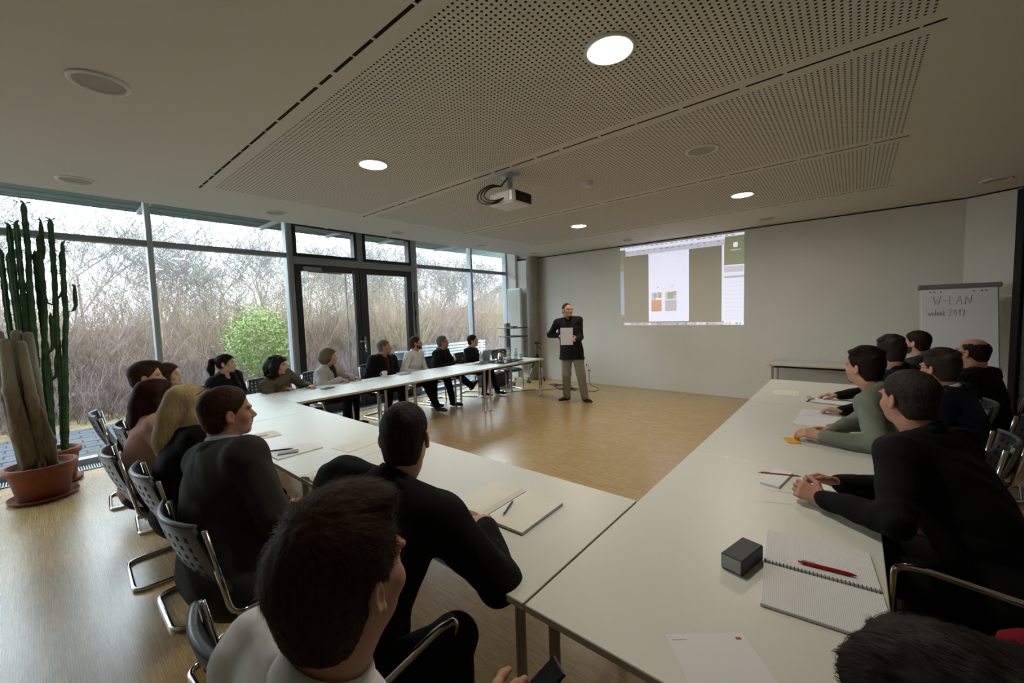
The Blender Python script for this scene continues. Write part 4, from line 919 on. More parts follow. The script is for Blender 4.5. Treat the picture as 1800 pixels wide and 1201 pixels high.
# window row
chair(-6.05,1.50,88,'chair of the ponytailed woman by the window')
person('woman with dark ponytail and black blouse sitting against the window', (-6.10,1.49,.53), (-5.94,1.494,1.140), 85, 58, 30, 0, fem=True, hair=('pony','dark',.008), top='black', tkind='blouse', collar=False, trous='charcoal', res=1.3, detail=2500, slen=.04, skin='skin_c')
chair(-6.02,2.02,86,'chair of the woman with dark curly hair')
person('woman with dark curly hair, olive cardigan and black scarf leaning on the table', (-6.00,2.02,.53), (-5.66,1.985,1.075), 86, 70, 38, -6, fem=True, hair=('curly','black',.02), top='olive', tkind='cardigan', trous='charcoal', res=1.3, detail=3000, slen=.03,
       hands=(((-5.45,2.30,.775),(.9,-.2,0)), ((-5.56,2.02,.775),(.85,.45,0))), curl=(.4,.7))
chair(-6.06,2.74,80,'dark perforated chair of the woman in light cardigan')
person('woman with short grey-brown hair and light grey cardigan, hands on the table', (-6.05,2.72,.53), (-5.80,2.724,1.105), 52, 60, 32, 0, fem=True, hair=('bob','greybrown',.016), top='lightgrey', tkind='open', under='darkgrey', trous='navy', res=1.3, detail=2500, slen=.03,
       hands=(((-5.52,2.92,.79),(.8,.4,0)), ((-5.50,2.72,.79),(.85,.4,0))), curl=(.6,.6),)
chair(-6.08,3.66,84,'chair of the heavy man in maroon shirt')
person('heavy man with thin grey hair, maroon shirt and open black jacket', (-6.08,3.66,.54), (-5.95,3.722,1.155), 84, 78, 34, 2, hair=('buzz','grey',.004), top='black', tkind='open', under='maroon', trous='black', girth=1.22, belly=.05, fat=.008, res=1.35, detail=1500, slen=.014, skin='skin_b')
chair(-6.12,4.34,80,'chair of the bearded man in white shirt')
person('bearded man with glasses and white shirt leaning back by the window', (-6.10,4.32,.54), (-5.99,4.387,1.168), 80, 66, 36, 4, hair=('short','brown',.010), beard='full', glasses='full', top='white', tkind='shirt', trous='black', res=1.35, detail=2000, slen=.02, skin='skin_a', feet=(None,((-5.43,4.36,.095),85)), knees=(None,(-5.68,4.28,.52)))
chair(-6.12,4.98,78,'chair of the grey-haired man in black jacket')
person('grey-haired man with glasses and black jacket, legs crossed, by the window', (-6.10,4.96,.54), (-5.99,5.002,1.140), 78, 64, 38, 4, hair=('short','grey',.010), glasses='full', top='black', tkind='jacket', under='maroon', trous='black', res=1.35, detail=2000, slen=.02, skin='skin_b', knees=((-5.70,4.95,.64),(-5.69,4.80,.52)), feet=(((-5.42,5.14,.34),70),((-5.53,4.80,.095),75)),
       hands=(((-5.70,5.08,.74),(.8,-.4,-.2)), ((-5.68,4.92,.72),(.8,.4,-.2))))
chair(-6.10,5.74,70,'chair of the man in black sweater at the end of the window row')
person('man with glasses and black sweater at the far end of the window row', (-6.08,5.74,.53), (-5.99,5.80,1.112), 68, 66, 50, 2, hair=('short','dark',.010), glasses='full', beard=None, top='black', tkind='sweater', trous='denim', res=1.35, detail=2000, slen=.02, feet=(((-5.55,6.02,.095),80),None))
chair(-5.80,6.55,100,'empty chair past the end of the window row')
# the speaker
person('standing man in charcoal blazer, black shirt and khaki jeans holding papers', (-3.87,6.20,.95), (-3.884,6.106,1.682), 150, 146, 112, 2, hair=('recede','brown',.003), glasses='thin', top='charcoal', tkind='blazer', under='black', trous='khaki', shoes='black_plastic', res=1.2, detail=1500, slen=.014, skin='skin_a', stand=True,
       feet=(((-3.70,6.34,.095),112),((-4.03,6.26,.095),196)), hands=(((-3.64,6.02,1.16),(-.85,-.35,.1),(.4,-.7,.2)), ((-3.99,6.06,1.225),(.35,-.75,.15),(-.3,-.3,.8))), curl=(.7,.8), girth=.98, belly=.02)
# right-hand row
chair(.50,2.26,-82,'chair with chrome armrests under the man in black shirt', True)
person('man in black shirt with greying temples, hands clasped round a red pencil', (.47,2.26,.54), (.19,2.45,1.222), -78, -58, -38, -3, hair=('short','saltdark',.010), top='black', tkind='shirt', trous='black', res=.9, detail=6000, slen=.016, girth=1.12, fat=.004, skin='skin_b',
       hands=(((-.085,2.155,.80),(-.95,.25,.20),(-.35,-.75,.55)), ((-.04,2.375,.805),(-.95,-.1,.15),(-.2,.6,.75))), curl=(.95,.75))
chair(.46,3.52,-86,'chair of the man in grey-green shirt')
person('man in grey-green shirt with dark hair and goatee leaning on his elbows', (.42,3.52,.54), (.058,3.60,1.212), -86, -74, -52, 0, hair=('messy','dark',.014), beard='goatee', top='sage', tkind='shirt', under=None, trous='denim', res=1., detail=5000, slen=.03,
       hands=(((-.145,3.20,.80),(-.95,.1,.1),(-.2,-.4,.9)), ((-.10,3.36,.81),(-.95,-.25,.1),(0,.3,.95))), curl=(.6,.6))
chair(.66,4.08,-86,'grey chair of the man in navy jacket')
person('man with grey-brown hair, glasses and navy jacket between two leaning men', (.62,4.06,.54), (.465,4.097,1.170), -84, -66, -46, 0, hair=('messy','dusk',.012), glasses='thin', top='navy', tkind='jacket', under='white', trous='charcoal', res=1.1, detail=3500, slen=.035)
chair(.58,4.66,-86,'chair of the man with grey tousled hair')
person('man with thick dark grey tousled hair bending over his papers', (.52,4.64,.54), (.24,4.70,1.225), -84, -70, -36, -4, hair=('messy','saltdark',.016), top='black', tkind='shirt', trous='charcoal', res=1.1, detail=3500, slen=.03, hands=(((-.06,4.12,.79),(-.9,.2,0)), ((-.10,4.80,.79),(-.95,0,0))), curl=(.6,.5))
chair(.92,5.24,-80,'chair of the bald man in black t-shirt')
person('bald man with dark hair at the sides, glasses and black t-shirt', (.88,5.20,.54), (.79,5.26,1.190), -78, -62, -52, 2, hair=('bald','dark',.012), glasses='full', top='black', tkind='sweater', collar=False, trous='charcoal', girth=1.2, fat=.010, belly=.04, res=1.1, detail=2500, slen=.014, skin='skin_b')
chair(.68,5.92,-80,'chair of the bearded man farthest along the right-hand row')
person('man with dark short hair and beard farthest along the right-hand row', (.62,5.90,.54), (.50,5.93,1.215), -80, -66, -60, 0, hair=('short','dark',.010), beard='full', top='teal', tkind='sweater', trous='charcoal', res=1.2, detail=2500, slen=.02)
# bottom right corner
chair(.10,.22,-12,'chair of the person with dark tousled hair in the lower right corner')
person('person with dark tousled hair in the lower right corner, seen from above', (.08,.20,.54), (.085,.430,1.242), -10, -14, -24, -4, hair=('messy','dark',.014), top='charcoal', tkind='sweater', trous='charcoal', res=.8, detail=9000, slen=.022)

# ------------------------------------------------------------------ things on the tables
def slab(name, cx, cy, lx, ly, ang, t, m, label, cat, z=TZ, parts=None, group=None):
    f = MB(); f.box((-lx/2,-ly/2,0),(lx/2,ly/2,t),bev=min(.0015,t*.3)); o = f.build(name, m, None, False, (cx,cy,z), math.radians(ang)); tag(o, label, cat, group); return o
def pen(cx, cy, ang, m, label, z=TZ, L=.14, r=.0045, name='ballpoint_pen', cat='pen', tilt=0, grip=None):
    rt = tag(empty(name, (cx,cy,z+r), math.radians(ang)), label, cat); rt.rotation_euler = (0, math.radians(-tilt), math.radians(ang))
    f = MB(); f.tube([(-L/2,0,0),(-L/2+.004,0,0),(L/2-.022,0,0),(L/2-.008,0,0),(L/2,0,0)], [r*.8,r,r,r*.55,r*.15], 10); f.build('barrel', m, rt, True)
    f = MB(); f.tube([(-L/2-.010,0,0),(-L/2,0,0)], [r*.5,r*.5], 8); f.build('button', grip or m, rt, True)
    f = MB(); f.box((-L/2+.002,-.0012,r),(-L/2+.040,.0012,r+.0022)); f.build('clip', grip or 'chrome', rt); return rt
mat('panel_grey','4a4d4a',.6); mat('pen_red','a5121f',.3); mat('pen_blue','1b2f86',.3); mat('pen_white','cfcfd0',.35); mat('wood_yellow','b89a5a',.5); mat('sticky_yellow','d8a020',.8); mat('box_grey','3c3f40',.6,bump=.1,bscale=200); mat('binding','8e9096',.6); mat('ink','7a7d88',.8); mat('logo_red','a03a34',.7); mat('print_grey','a9acb2',.8); mat('folder_grey','8d8f93',.7); mat('cover_blue','4c5f86',.6)
# near cross row
slab('paper_folder',-3.53,1.09,.20,.22,-4,.004,'paper_warm','pale folder with a pencil in front of the blonde woman','folder')
pen(-3.52,1.05,70,'wood_yellow','yellow pencil lying on the pale folder',TZ+.004,name='wood_pencil',cat='pencil',L=.16,r=.0036)
slab('notepad',-2.94,1.095,.225,.295,1,.006,'paper','white notepad under the phone and black pen','notepad')
pen(-3.00,1.04,58,'black_plastic','black pen lying on the notepad beside the phone',TZ+.006)
ph = tag(empty('mobile_phone',(-2.905,1.045,TZ+.006),math.radians(-25)),'slim dark phone lying on the notepad','phone'); f = MB(); f.box((-.032,-.062,0),(.032,.062,.008),bev=.003); b_ = f.build('case','alu',ph); f = MB(); f.box((-.029,-.057,.008),(.029,.057,.0086)); f.build('screen','black_plastic',ph)
slab('paper_sheet',-2.69,1.42,.19,.27,8,.002,'paper_warm','cream sheet lying loose mid-table in the near row','paper')
def open_book(cx, cy, ang, w, h, t, label, curve=.02, cover='cover_blue', lines=True, name='open_notebook', cat='notebook'):
    rt = tag(empty(name,(cx,cy,TZ),math.radians(ang)),label,cat)
    f = MB(); f.box((-w,-h/2,0),(w,h/2,.003),bev=.001); f.build('cover',cover,rt)
    for s_ in (-1,1):
        n = 9; V = []; F = []
        for i in range(n):
            u_ = i/(n-1); x = s_*(.002+u_*(w-.004)); z = .003+t*(1-.15*u_)+(curve*math.sin(min(1,u_*1.05)*PI)**.8*math.exp(-2.2*u_) if s_ < 0 else curve*.15*math.exp(-6*u_)*math.sin(min(1,u_*3)*PI))
            V += [(x,-h/2+.002,z),(x,h/2-.002,z),(x,-h/2+.002,.003),(x,h/2-.002,.003)]
        for i in range(n-1):
            a = 4*i; F += [(a,a+4,a+5,a+1),(a,a+2,a+6,a+4),(a+1,a+5,a+7,a+3)]
        F += [(4*n-4,4*n-2,4*n-1,4*n-3)]
        link('page_block', new_mesh('page_block',V,F,['paper_warm'],False), rt)
    if lines:
        f = MB()
        for k in range(3): f.box((-w*.62,h*.40-k*.022-.0008,.0035+t+.012),(-w*.30+.03*(k%2),h*.40-k*.022+.0008,.0037+t+.012))
        f.build('handwriting','print_grey',rt)
    return rt
open_book(-1.225,1.365,2,.212,.32,.012,'open white notebook with a pen in front of the black-suited man',curve=.022)
pen(-1.185,1.335,112,'pen_blue','blue and white pen lying on the open notebook',TZ+.0165,L=.135,r=.005,grip='pen_white')
open_book(-2.29,1.06,3,.115,.27,.006,'grey notebook folded open beside the black-suited man',curve=.03,cover='folder_grey',lines=False)
# right-hand row
bx = tag(empty('small_box',(-.283,1.545,TZ),math.radians(-14)),'small dark grey box standing beside the spiral notebook','box')
f = MB(); f.box((-.036,-.078,0),(.036,.078,.054),bev=.004); f.build('sleeve','box_grey',bx); f = MB(); f.box((-.031,-.0795,.005),(.031,-.077,.049)); f.build('end_flap','print_grey',bx)
sp = tag(empty('spiral_notebook',(-.07,1.605,TZ),math.radians(6)),'open squared spiral notebook at the edge of the right-hand row','notebook')
for s_,w0 in ((-1,.235),(1,.235)):
    f = MB(); f.box((-.155,.008 if s_>0 else -.008-w0,0),(.155,.008+w0 if s_>0 else -.008,.010),bev=.0015); pg = f.build('page_block','paper_grid',sp)
f = MB(); 
for k in range(30):
    x = -.15+k*.0103; f.tube([(x,-.011,.009),(x,-.008,.0145),(x,0,.017),(x,.008,.0145),(x,.011,.009)], .0011, 5)
tag(f.build('wire_binding','steel_dark',sp,True),kind='stuff')
pen(-.048,1.655,7,'pen_red','red ballpoint pen lying across the spiral notebook',TZ+.0105,L=.148,r=.006)
st = slab('paper_sheet',-.145,1.147,.212,.297,42,.0008,'paper','white letterhead sheet with small red logo at the lower right','paper')
st.location = (-.205,1.02,TZ); st.rotation_euler = (0,0,math.radians(40))
f = MB(); f.box((-.095,.128,.0008),(-.055,.1305,.0011)); f.build('heading','print_grey',st); f = MB(); f.lathe([(.005,0),(.003,.0004),(.0005,.0004)],(.088,.128,.0008),7); f.box((.078,.124,.0008),(.084,.133,.0011)); f.build('logo','logo_red',st)
slab('spiral_pad',-.29,2.43,.085,.24,-8,.012,'paper','small spiral pad under the hands of the man in black shirt','notepad')
pen(-.255,2.275,20,'pen_red','red pencil held between the fingers of the man in black shirt',TZ+.082,name='wood_pencil',cat='pencil',L=.17,r=.0036)
slab('paper_sheet',-.02,2.40,.11,.2,30,.006,'paper','white sheet under the forearm of the man in black shirt','paper')
pp = slab('printed_sheet',-.20,3.94,.27,.56,-2,.003,'paper','printed sheets spread in front of the man in grey-green shirt','paper')
for k in range(4):
    f = MB(); f.box((-.11,.20-k*.05,.003),(.09-.02*(k%2),.205-k*.05,.0034)); f.build('text_line','print_grey',pp)
slab('sticky_pad',-.30,3.19,.075,.12,20,.006,'sticky_yellow','yellow note pad by the hands of the man in grey-green shirt','notepad')
cb = tag(empty('clipboard',(-.16,4.66,TZ),math.radians(80)),'white clipboard with shiny clip in front of the tousled grey man','clipboard')
f = MB(); f.box((-.11,-.155,0),(.11,.155,.004),bev=.0015); f.build('board','steel_dark',cb); f = MB(); f.box((-.105,-.15,.004),(.105,.13,.006)); f.build('sheet','paper',cb)
f = MB(); f.box((-.05,.12,.004),(.05,.15,.014),bev=.003); f.tube([(-.04,.15,.012),(-.03,.165,.03),(.03,.165,.03),(.04,.15,.012)],.004,6); f.build('clip','chrome',cb)
slab('paper_sheet',-.52,4.95,.21,.295,4,.0015,'paper_warm','blank sheet near the far end of the right-hand row','paper')
# window row
pp = slab('note_sheet',-5.42,2.22,.21,.29,24,.004,'paper','sheet of notes under the hand of the curly-haired woman','paper')
f = MB(); f.box((-.07,-.09,.004),(.05,.06,.0044)); f.build('sketch','print_grey',pp)
slab('dark_booklet',-5.22,2.40,.10,.15,20,.006,'black_plastic','small black booklet beside the notes of the curly-haired woman','booklet')
slab('paper_sheet',-5.33,2.92,.21,.29,12,.003,'paper','sheet in front of the woman in light cardigan','paper')
mg = tag(empty('coffee_mug',(-5.40,3.36,TZ)),'white coffee mug in front of the heavy man','mug')
f = MB(); f.lathe([(.034,0),(.036,.004),(.040,.09),(.0385,.092),(.036,.088),(.033,.006),(.001,.006)],n=24); f.build('cup','white_plastic',mg,True)
f = MB(); f.tube([(-.01,-.036,.078),(-.012,-.062,.07),(-.012,-.066,.045),(-.01,-.04,.022)],.0048,8); f.build('handle','white_plastic',mg,True)
nb = tag(empty('thick_notebook',(-5.40,3.70,TZ),math.radians(-10)),'thick white notebook between the mug and the bearded man','notebook'); f = MB(); f.box((-.07,-.10,0),(.07,.10,.004)); f.box((-.07,-.10,.02),(.07,.10,.024)); f.build('cover','binding',nb); f = MB(); f.box((-.068,-.097,.004),(.068,.097,.020)); f.build('page_block','paper',nb)
slab('paper_sheet',-5.34,5.06,.21,.30,15,.004,'paper','stacked sheets in front of the grey-haired man','paper')
slab('dark_folder',-5.20,5.22,.22,.31,12,.005,'box_grey','dark folder next to the drinks tray','folder')
lp = tag(empty('open_laptop',(-5.36,5.62,TZ),math.radians(100)),'grey laptop open with its lid towards the viewer','laptop')
f = MB(); f.box((-.16,-.11,0),(.16,.11,.016),bev=.004); f.build('keyboard_base','alu',lp); f = MB(); f.box((-.16,0,0),(.16,.21,.008),bev=.003); l_ = f.build('lid','alu',lp); l_.location = (0,.11,.012); l_.rotation_euler = (math.radians(108),0,0)
ty = tag(empty('serving_tray',(-4.99,5.68,TZ),math.radians(4)),'black serving tray holding the thermos jug and bottles','tray'); f = MB(); f.box((-.18,-.30,0),(.18,.30,.008),bev=.004); f.build('base','black_plastic',ty)
f = MB(); f.tube([(-.18,-.30,.012),(.18,-.30,.012),(.18,.30,.012),(-.18,.30,.012)],.007,6,closed=True); f.build('rim','black_plastic',ty)
tj = tag(empty('thermos_jug',(-4.97,5.50,TZ+.008)),'polished steel thermos jug on the tray','jug')
f = MB(); f.lathe([(.062,0),(.066,.01),(.066,.05),(.058,.12),(.040,.17),(.036,.185),(.040,.19)],n=28); f.build('flask','chrome',tj,True)
f = MB(); f.lathe([(.040,.19),(.042,.205),(.03,.22),(.012,.225),(.012,.235),(.001,.237)],n=20); f.build('lid','black_plastic',tj,True)
f = MB(); f.tube([(.035,.02,.175),(.075,.045,.17),(.085,.05,.12),(.066,.035,.06)],.008,8); f.build('handle','black_plastic',tj,True)
def bottle(x, y, s_, label, z=TZ+.008):
    r = tag(empty('glass_bottle',(x,y,z)),label,'bottle','clear glass water bottles'); f = MB(); f.lathe([(.034*s_,0),(.036*s_,.006),(.036*s_,.12*s_),(.030*s_,.15*s_),(.014*s_,.185*s_),(.013*s_,.225*s_)],n=18); f.build('glass','bottle_glass',r,True)
    f = MB(); f.lathe([(.015*s_,.218*s_),(.015*s_,.24*s_),(.001,.241*s_)],n=14); f.build('cap','alu',r,True); f = MB(); f.lathe([(.0365*s_,.03),(.0365*s_,.085)],n=18,capb=False); f.build('label_band','paper',r,True)
mat('bottle_glass','9fb4ab',.12,spec=.8,noise=.1,nscale=4)
bottle(-5.02,5.78,1.,'clear bottle on the tray, nearer the jug'); bottle(-5.10,5.90,1.05,'clear bottle at the far end of the tray'); bottle(-4.93,5.90,.95,'clear bottle at the far corner of the tray nearest the floor'); bottle(-5.30,5.33,.9,'small clear bottle beside the dark folder',TZ)
def tumbler(x, y, label, z=TZ):
    f = MB(); f.lathe([(.026,0),(.028,.004),(.034,.11),(.0325,.11),(.026,.008),(.001,.008)],n=18); o = f.build('water_glass','drink_glass',None,True,(x,y,z)); tag(o,label,'glass','water glasses')
tumbler(-5.11,5.46,'upturned water glass on the tray beside the jug',TZ+.008); tumbler(-5.09,5.60,'water glass on the tray behind the jug',TZ+.008); tumbler(-4.98,6.12,'water glass standing on the sheet at the table end',TZ+.004)
slab('large_sheet',-4.86,6.10,.40,.52,6,.004,'paper','large white sheet at the far end of the window row','paper')
slab('dark_pad',-4.72,5.98,.06,.60,4,.003,'black_plastic','dark desk pad edge along the far end of the window row','pad')
# what the people hold
ps = tag(empty('paper_sheaf',(-3.80,5.935,1.075),math.radians(-32.6+0)),'sheaf of white papers held by the standing man','paper'); f = MB(); f.box((-.105,-.002,0),(.105,.002,.30)); f.build('sheet','paper',ps); f = MB(); f.box((-.103,.002,.004),(.101,.004,.297)); f.build('sheet','paper_warm',ps); ps.rotation_euler = (math.radians(8),0,math.radians(34))
ph = tag(empty('mobile_phone',(-.545,.715,.762),math.radians(-20)),'black phone held by the man in white shirt nearest the viewer','phone'); f = MB(); f.box((-.030,-.06,0),(.030,.06,.009),bev=.003); f.build('case','black_plastic',ph); f = MB(); f.box((-.027,-.055,.009),(.027,.055,.0095)); f.build('screen','steel_dark',ph); ph.rotation_euler = (math.radians(35),0,math.radians(-30))
# sunglasses pushed up in the blonde hair
sg = tag(empty('sunglasses',(-3.05,.575,1.128)),'dark sunglasses pushed up on the blonde woman\'s hair','sunglasses')
f = MB()
for s_ in (-1,1): f.tube([(s_*.03+.026*math.cos(a*PI/6),.066-.016*math.sin(a*PI/6),.122+.012*math.sin(a*PI/6)) for a in range(12)],.003,6,closed=True); f.tube([(s_*.056,.066,.120),(s_*.084,.01,.090),(s_*.090,-.03,.062)],.003,6)
f.build('frame','black_plastic',sg,True)

# ------------------------------------------------------------------ projected image on the end wall, projector light put into glowing quads
mat('proj_base','cfcabd',.85)
PCOL = {'white':('d6d9f4',.50),'pale':('c6c9e0',.36),'grey':('9b8f74',.05),'green':('7f9a62',.16),'orange':('d4805a',.34),'lilac':('b9b2c6',.34),'blue':('8fa2cc',.28),'dark':('6a6a8a',.12),'tan':('c9a98c',.3),'lgreen':('8fae86',.26)}
for k,(c_,s_) in PCOL.items():
    mat('proj_'+k,'cfcabd',.85,emit=c_,estr=s_)
pk = list(PCOL); f = MB(); X0,X1,Z0,Z1 = -3.81,-1.495,1.325,2.945
def pr(u0,v0,u1,v1,k,l):
    y = YB-.0006-.0004*l; f.quad((X0+(X1-X0)*u0,y,Z1-(Z1-Z0)*v0),(X0+(X1-X0)*u0,y,Z1-(Z1-Z0)*v1),(X0+(X1-X0)*u1,y,Z1-(Z1-Z0)*v1),(X0+(X1-X0)*u1,y,Z1-(Z1-Z0)*v0),pk.index(k))
pr(0,0,1,1,'grey',0); pr(0,0,1,.028,'white',1); pr(.05,.028,.865,.115,'pale',1); pr(.05,.028,.865,.05,'white',2); pr(0,.05,.035,.9,'green',1); pr(0,.30,.035,.86,'blue',2)
pr(.262,.115,.60,.955,'white',1); pr(.845,.115,.862,.96,'white',1); pr(.862,.028,1,.34,'green',1); pr(.925,.10,.955,.15,'white',2); pr(.905,.175,.975,.185,'pale',2); pr(.862,.34,1,1,'white',1)
for k in range(12): pr(.87,.44+k*.045,.995,.443+k*.045,'pale',2)
pr(.862,.46,1,.48,'lilac',2); pr(.862,.355,.995,.42,'pale',2)
pr(.285,.69,.375,.83,'orange',2); pr(.405,.70,.50,.83,'lilac',2); pr(.287,.60,.325,.69,'pale',2); pr(.305,.60,.335,.66,'blue',3); pr(.340,.595,.375,.665,'tan',2); pr(.405,.595,.50,.69,'pale',2); pr(.425,.60,.475,.68,'lgreen',3); pr(.470,.59,.50,.64,'tan',3)
pr(.335,.53,.352,.54,'orange',2); pr(.458,.525,.475,.535,'orange',2); pr(.51,.15,.56,.155,'pale',2); pr(.51,.19,.54,.195,'pale',2)
rr = random.Random(4)
for k in range(22): u_ = .03+k*.042; pr(u_,.008,u_+rr.uniform(.012,.03),.018,'dark',2)
for k in range(16): u_ = .06+k*.05; pr(u_,.062,u_+rr.uniform(.008,.026),.072,'dark',2); pr(u_+.01,.092,u_+.018,.102,rr.choice(['dark','blue','tan']),2)
pr(.03,.968,1,1,'pale',1)
for k in range(40): u_ = .05+k*.0235; pr(u_,.972,u_+.018,.995,rr.choice(['white','lilac','blue','tan','pale','dark','pale']),2)
o = f.build('projected_image', ['proj_'+k for k in pk]); tag(o,'projected computer screen with a document window on the end wall','projected image')

# ------------------------------------------------------------------ flip chart, cart, tripod, cables, partition
fc = tag(empty('flip_chart',(.985,7.55,0),math.radians(4)),'flip chart on an easel with handwritten lines beside the end wall','flip chart')
fb = MB(); fb.box((-.34,-.012,0),(.34,.012,1.06),bev=.006); bd = fb.build('board','alu_light',fc); bd.location = (0,-.17,.80); bd.rotation_euler = (math.radians(-10),0,0)
fb = MB(); fb.box((-.33,-.022,.0),(.33,-.013,1.0),bev=.002); fb.build('paper_pad','paper',bd)
fb = MB(); fb.box((-.365,-.04,1.0),(.365,.02,1.06),bev=.01); fb.build('clamp_bar','alu',bd)
for x in (-.30,.30): fb = MB(); fb.tube([(x*.9,.03,1.75),(x*1.25,-.25,0)],.014,8); fb.build('leg','alu',fc,True)
fb = MB(); fb.tube([(0,.06,1.75),(0,.45,0)],.014,8); fb.build('leg','alu',fc,True)
fb = MB(); fb.box((-.34,-.09,-.01),(.34,-.015,.02),bev=.005); fb.build('pen_tray','alu',bd)
fb = MB()
for x in (-.25,-.21,-.15,.13,.20,.235): fb.lathe([(.008,0),(.008,.001),(.0005,.0012)],(0,0,0),8); n_ = 16; fb.V[-24:] = [(v[0]+x,-.0225-v[2],v[1]+.965) for v in fb.V[-24:]]
tag(fb.build('punched_holes','steel_dark',bd),kind='stuff')
def strokes(lines, x0, z0, s, parent, name, m, r=.0035):
    fb = MB()
    for L in lines: fb.tube([(x0+p[0]*s,-.0245,z0+p[1]*s) for p in L], r, 5)
    tag(fb.build(name, m, parent, True), kind='stuff')
W_LAN = [[(0,1),(.12,0),(.3,.7),(.42,0),(.65,1)],[(.85,.45),(1.15,.47)],[(1.4,1),(1.32,0),(1.7,.05)],[(1.9,0),(2.2,1.05),(2.4,0)],[(2.0,.4),(2.35,.42)],[(2.65,0),(2.7,1),(3.05,.05),(3.2,1.1)]]
strokes(W_LAN,-.22,.80,.105,bd,'written_line','ink',.0022)
W2 = [[(0,.5),(.08,0),(.18,.4),(.27,0),(.38,.5)],[(.45,.25),(.65,.3),(.6,.5),(.47,.35),(.5,.05),(.68,.05)],[(.8,.9),(.76,0)],[(.8,.4),(.95,.5),(1.0,.0)],[(1.1,.5),(1.1,.0)],[(1.1,.35),(1.22,.5),(1.28,0)],[(1.28,.35),(1.4,.5),(1.45,0)],[(1.6,.8),(1.58,0)],[(1.75,.5),(1.6,.25),(1.8,0)],
      [(2.1,.75),(2.25,1.0),(2.4,.75),(2.1,0),(2.5,.03)],[(2.75,.9),(2.62,.45),(2.75,0),(2.92,.45),(2.78,.9)],[(3.1,.6),(3.25,.95),(3.2,0)],[(3.6,.6),(3.45,.75),(3.5,.95),(3.65,.9),(3.55,0)]]
strokes(W2,-.27,.655,.088,bd,'written_line','ink',.002)
ct = tag(empty('media_cart',(-6.22,7.30,0),math.radians(-15)),'grey media trolley with two dark shelves by the radiator','trolley')
f = MB(); f.box((-.22,-.06,.06),(-.12,.06,1.42),bev=.006); f.build('column','alu',ct)
for z in (1.30,1.10): f = MB(); f.box((-.20,-.24,z),(.34,.24,z+.02),bev=.005); f.build('shelf','black_plastic',ct)
for s_ in (-1,1):
    f = MB(); f.box((-.24,s_*.22-.02,.05),(.42,s_*.22+.02,.08),bev=.005); f.build('foot','alu',ct)
    for x in (-.2,.38): f = MB(); f.tube([(x,s_*.22-.012,.026),(x,s_*.22+.012,.026)],.026,12); f.build('caster','black_plastic',ct,True)
f = MB(); f.box((-.02,-.10,1.32),(.14,.06,1.345),bev=.004); o = f.build('remote_control','black_plastic',None,False,(-6.22,7.30,0)); tag(o,'black remote on the top shelf of the media trolley','remote')
eq = tag(empty('equipment_case',(-6.30,6.72,0),math.radians(8)),'black equipment case with a white lid on the floor by the end chair','case'); f = MB(); f.box((-.22,-.32,0),(.22,.32,.30),bev=.02); f.build('shell','black_plastic',eq); f = MB(); f.box((-.17,-.24,.30),(.17,.24,.36),bev=.01); f.build('lid','white_plastic',eq); f = MB(); f.tube(arc([(.22,-.08,.17),(.26,-.08,.17),(.26,.08,.17),(.22,.08,.17)],.02,3),.008,6); f.build('handle','steel_dark',eq,True)
tp_ = tag(empty('camera_tripod',(-5.62,7.50,0)),'folding black and silver tripod in front of the column','tripod')
for k,a in enumerate((-.6,1.5,3.6)):
    c_,s_ = math.cos(a),math.sin(a); f = MB(); f.tube([(c_*.02,s_*.02,.66),(c_*.13,s_*.13,.36)],.016,8); lg = f.build('leg','black_plastic',tp_,True)
    f = MB(); f.tube([(c_*.13,s_*.13,.36),(c_*.21,s_*.21,.12)],.011,8); f.build('leg_tube','alu_light',lg,True); f = MB(); f.tube([(c_*.21,s_*.21,.14),(c_*.25,s_*.25,.012)],[.013,.016],8); f.build('foot','black_plastic',lg,True)
f = MB(); f.tube([(0,0,.5),(0,0,.92)],.013,8); f.lathe([(.035,.64),(.035,.70)],n=12,capt=True); f.build('centre_column','black_plastic',tp_,True)
f = MB(); f.box((-.05,-.035,.92),(.05,.035,.97),bev=.008); f.tube([(.03,0,.95),(.17,-.05,.93)],.011,8); f.tube([(.02,.0,.90),(.16,-.06,.82)],.008,8); f.build('pan_head','black_plastic',tp_,True)
def cable(pts, r, label, m='black_plastic'):
    P = [Vector(p) for p in pts]; out = []
    for i in range(len(P)-1):
        p0,p1,p2,p3 = P[max(i-1,0)],P[i],P[i+1],P[min(i+2,len(P)-1)]
        for k in range(8):
            t = k/8; out.append(.5*((2*p1)+(p2-p0)*t+(2*p0-5*p1+4*p2-p3)*t*t+(3*p1-p0-3*p2+p3)*t**3))
    out.append(P[-1]); f = MB(); f.tube(out, r, 6); tag(f.build('floor_cable', m, None, True), label, 'cable')
zc = .006
cable([(-5.55,6.15,zc),(-5.41,6.5,zc),(-5.23,6.76,zc),(-5.0,6.9,zc),(-4.8,7.2,zc),(-4.55,7.35,zc),(-4.4,7.2,zc)],.005,'thin dark cable running from the table end to the coil')
g = random.Random(2); co = []
for k in range(34): a = k*.62; co.append((-4.82+.30*math.cos(a*1.13)*(1+.6*g.uniform(-1,1)), 7.38+.17*math.sin(a)*(1+.7*g.uniform(-1,1)), zc+.002*(k % 5)))
cable(co,.006,'tangled coil of dark cable on the floor behind the speaker')
cable([(-4.60,7.45,zc),(-4.35,7.25,zc),(-4.05,7.30,zc),(-4.1,7.6,zc),(-4.45,7.9,zc),(-4.58,8.06,.05),(-4.60,8.08,.27)],.005,'dark cable looping from the coil to the wall socket')
f = MB(); f.box((-.06,-.03,0),(.06,.03,.03),bev=.006); o = f.build('power_strip','white_plastic',None,False,(-5.12,6.86,.0),.6); tag(o,'small white power adapter on the floor cable','adapter')
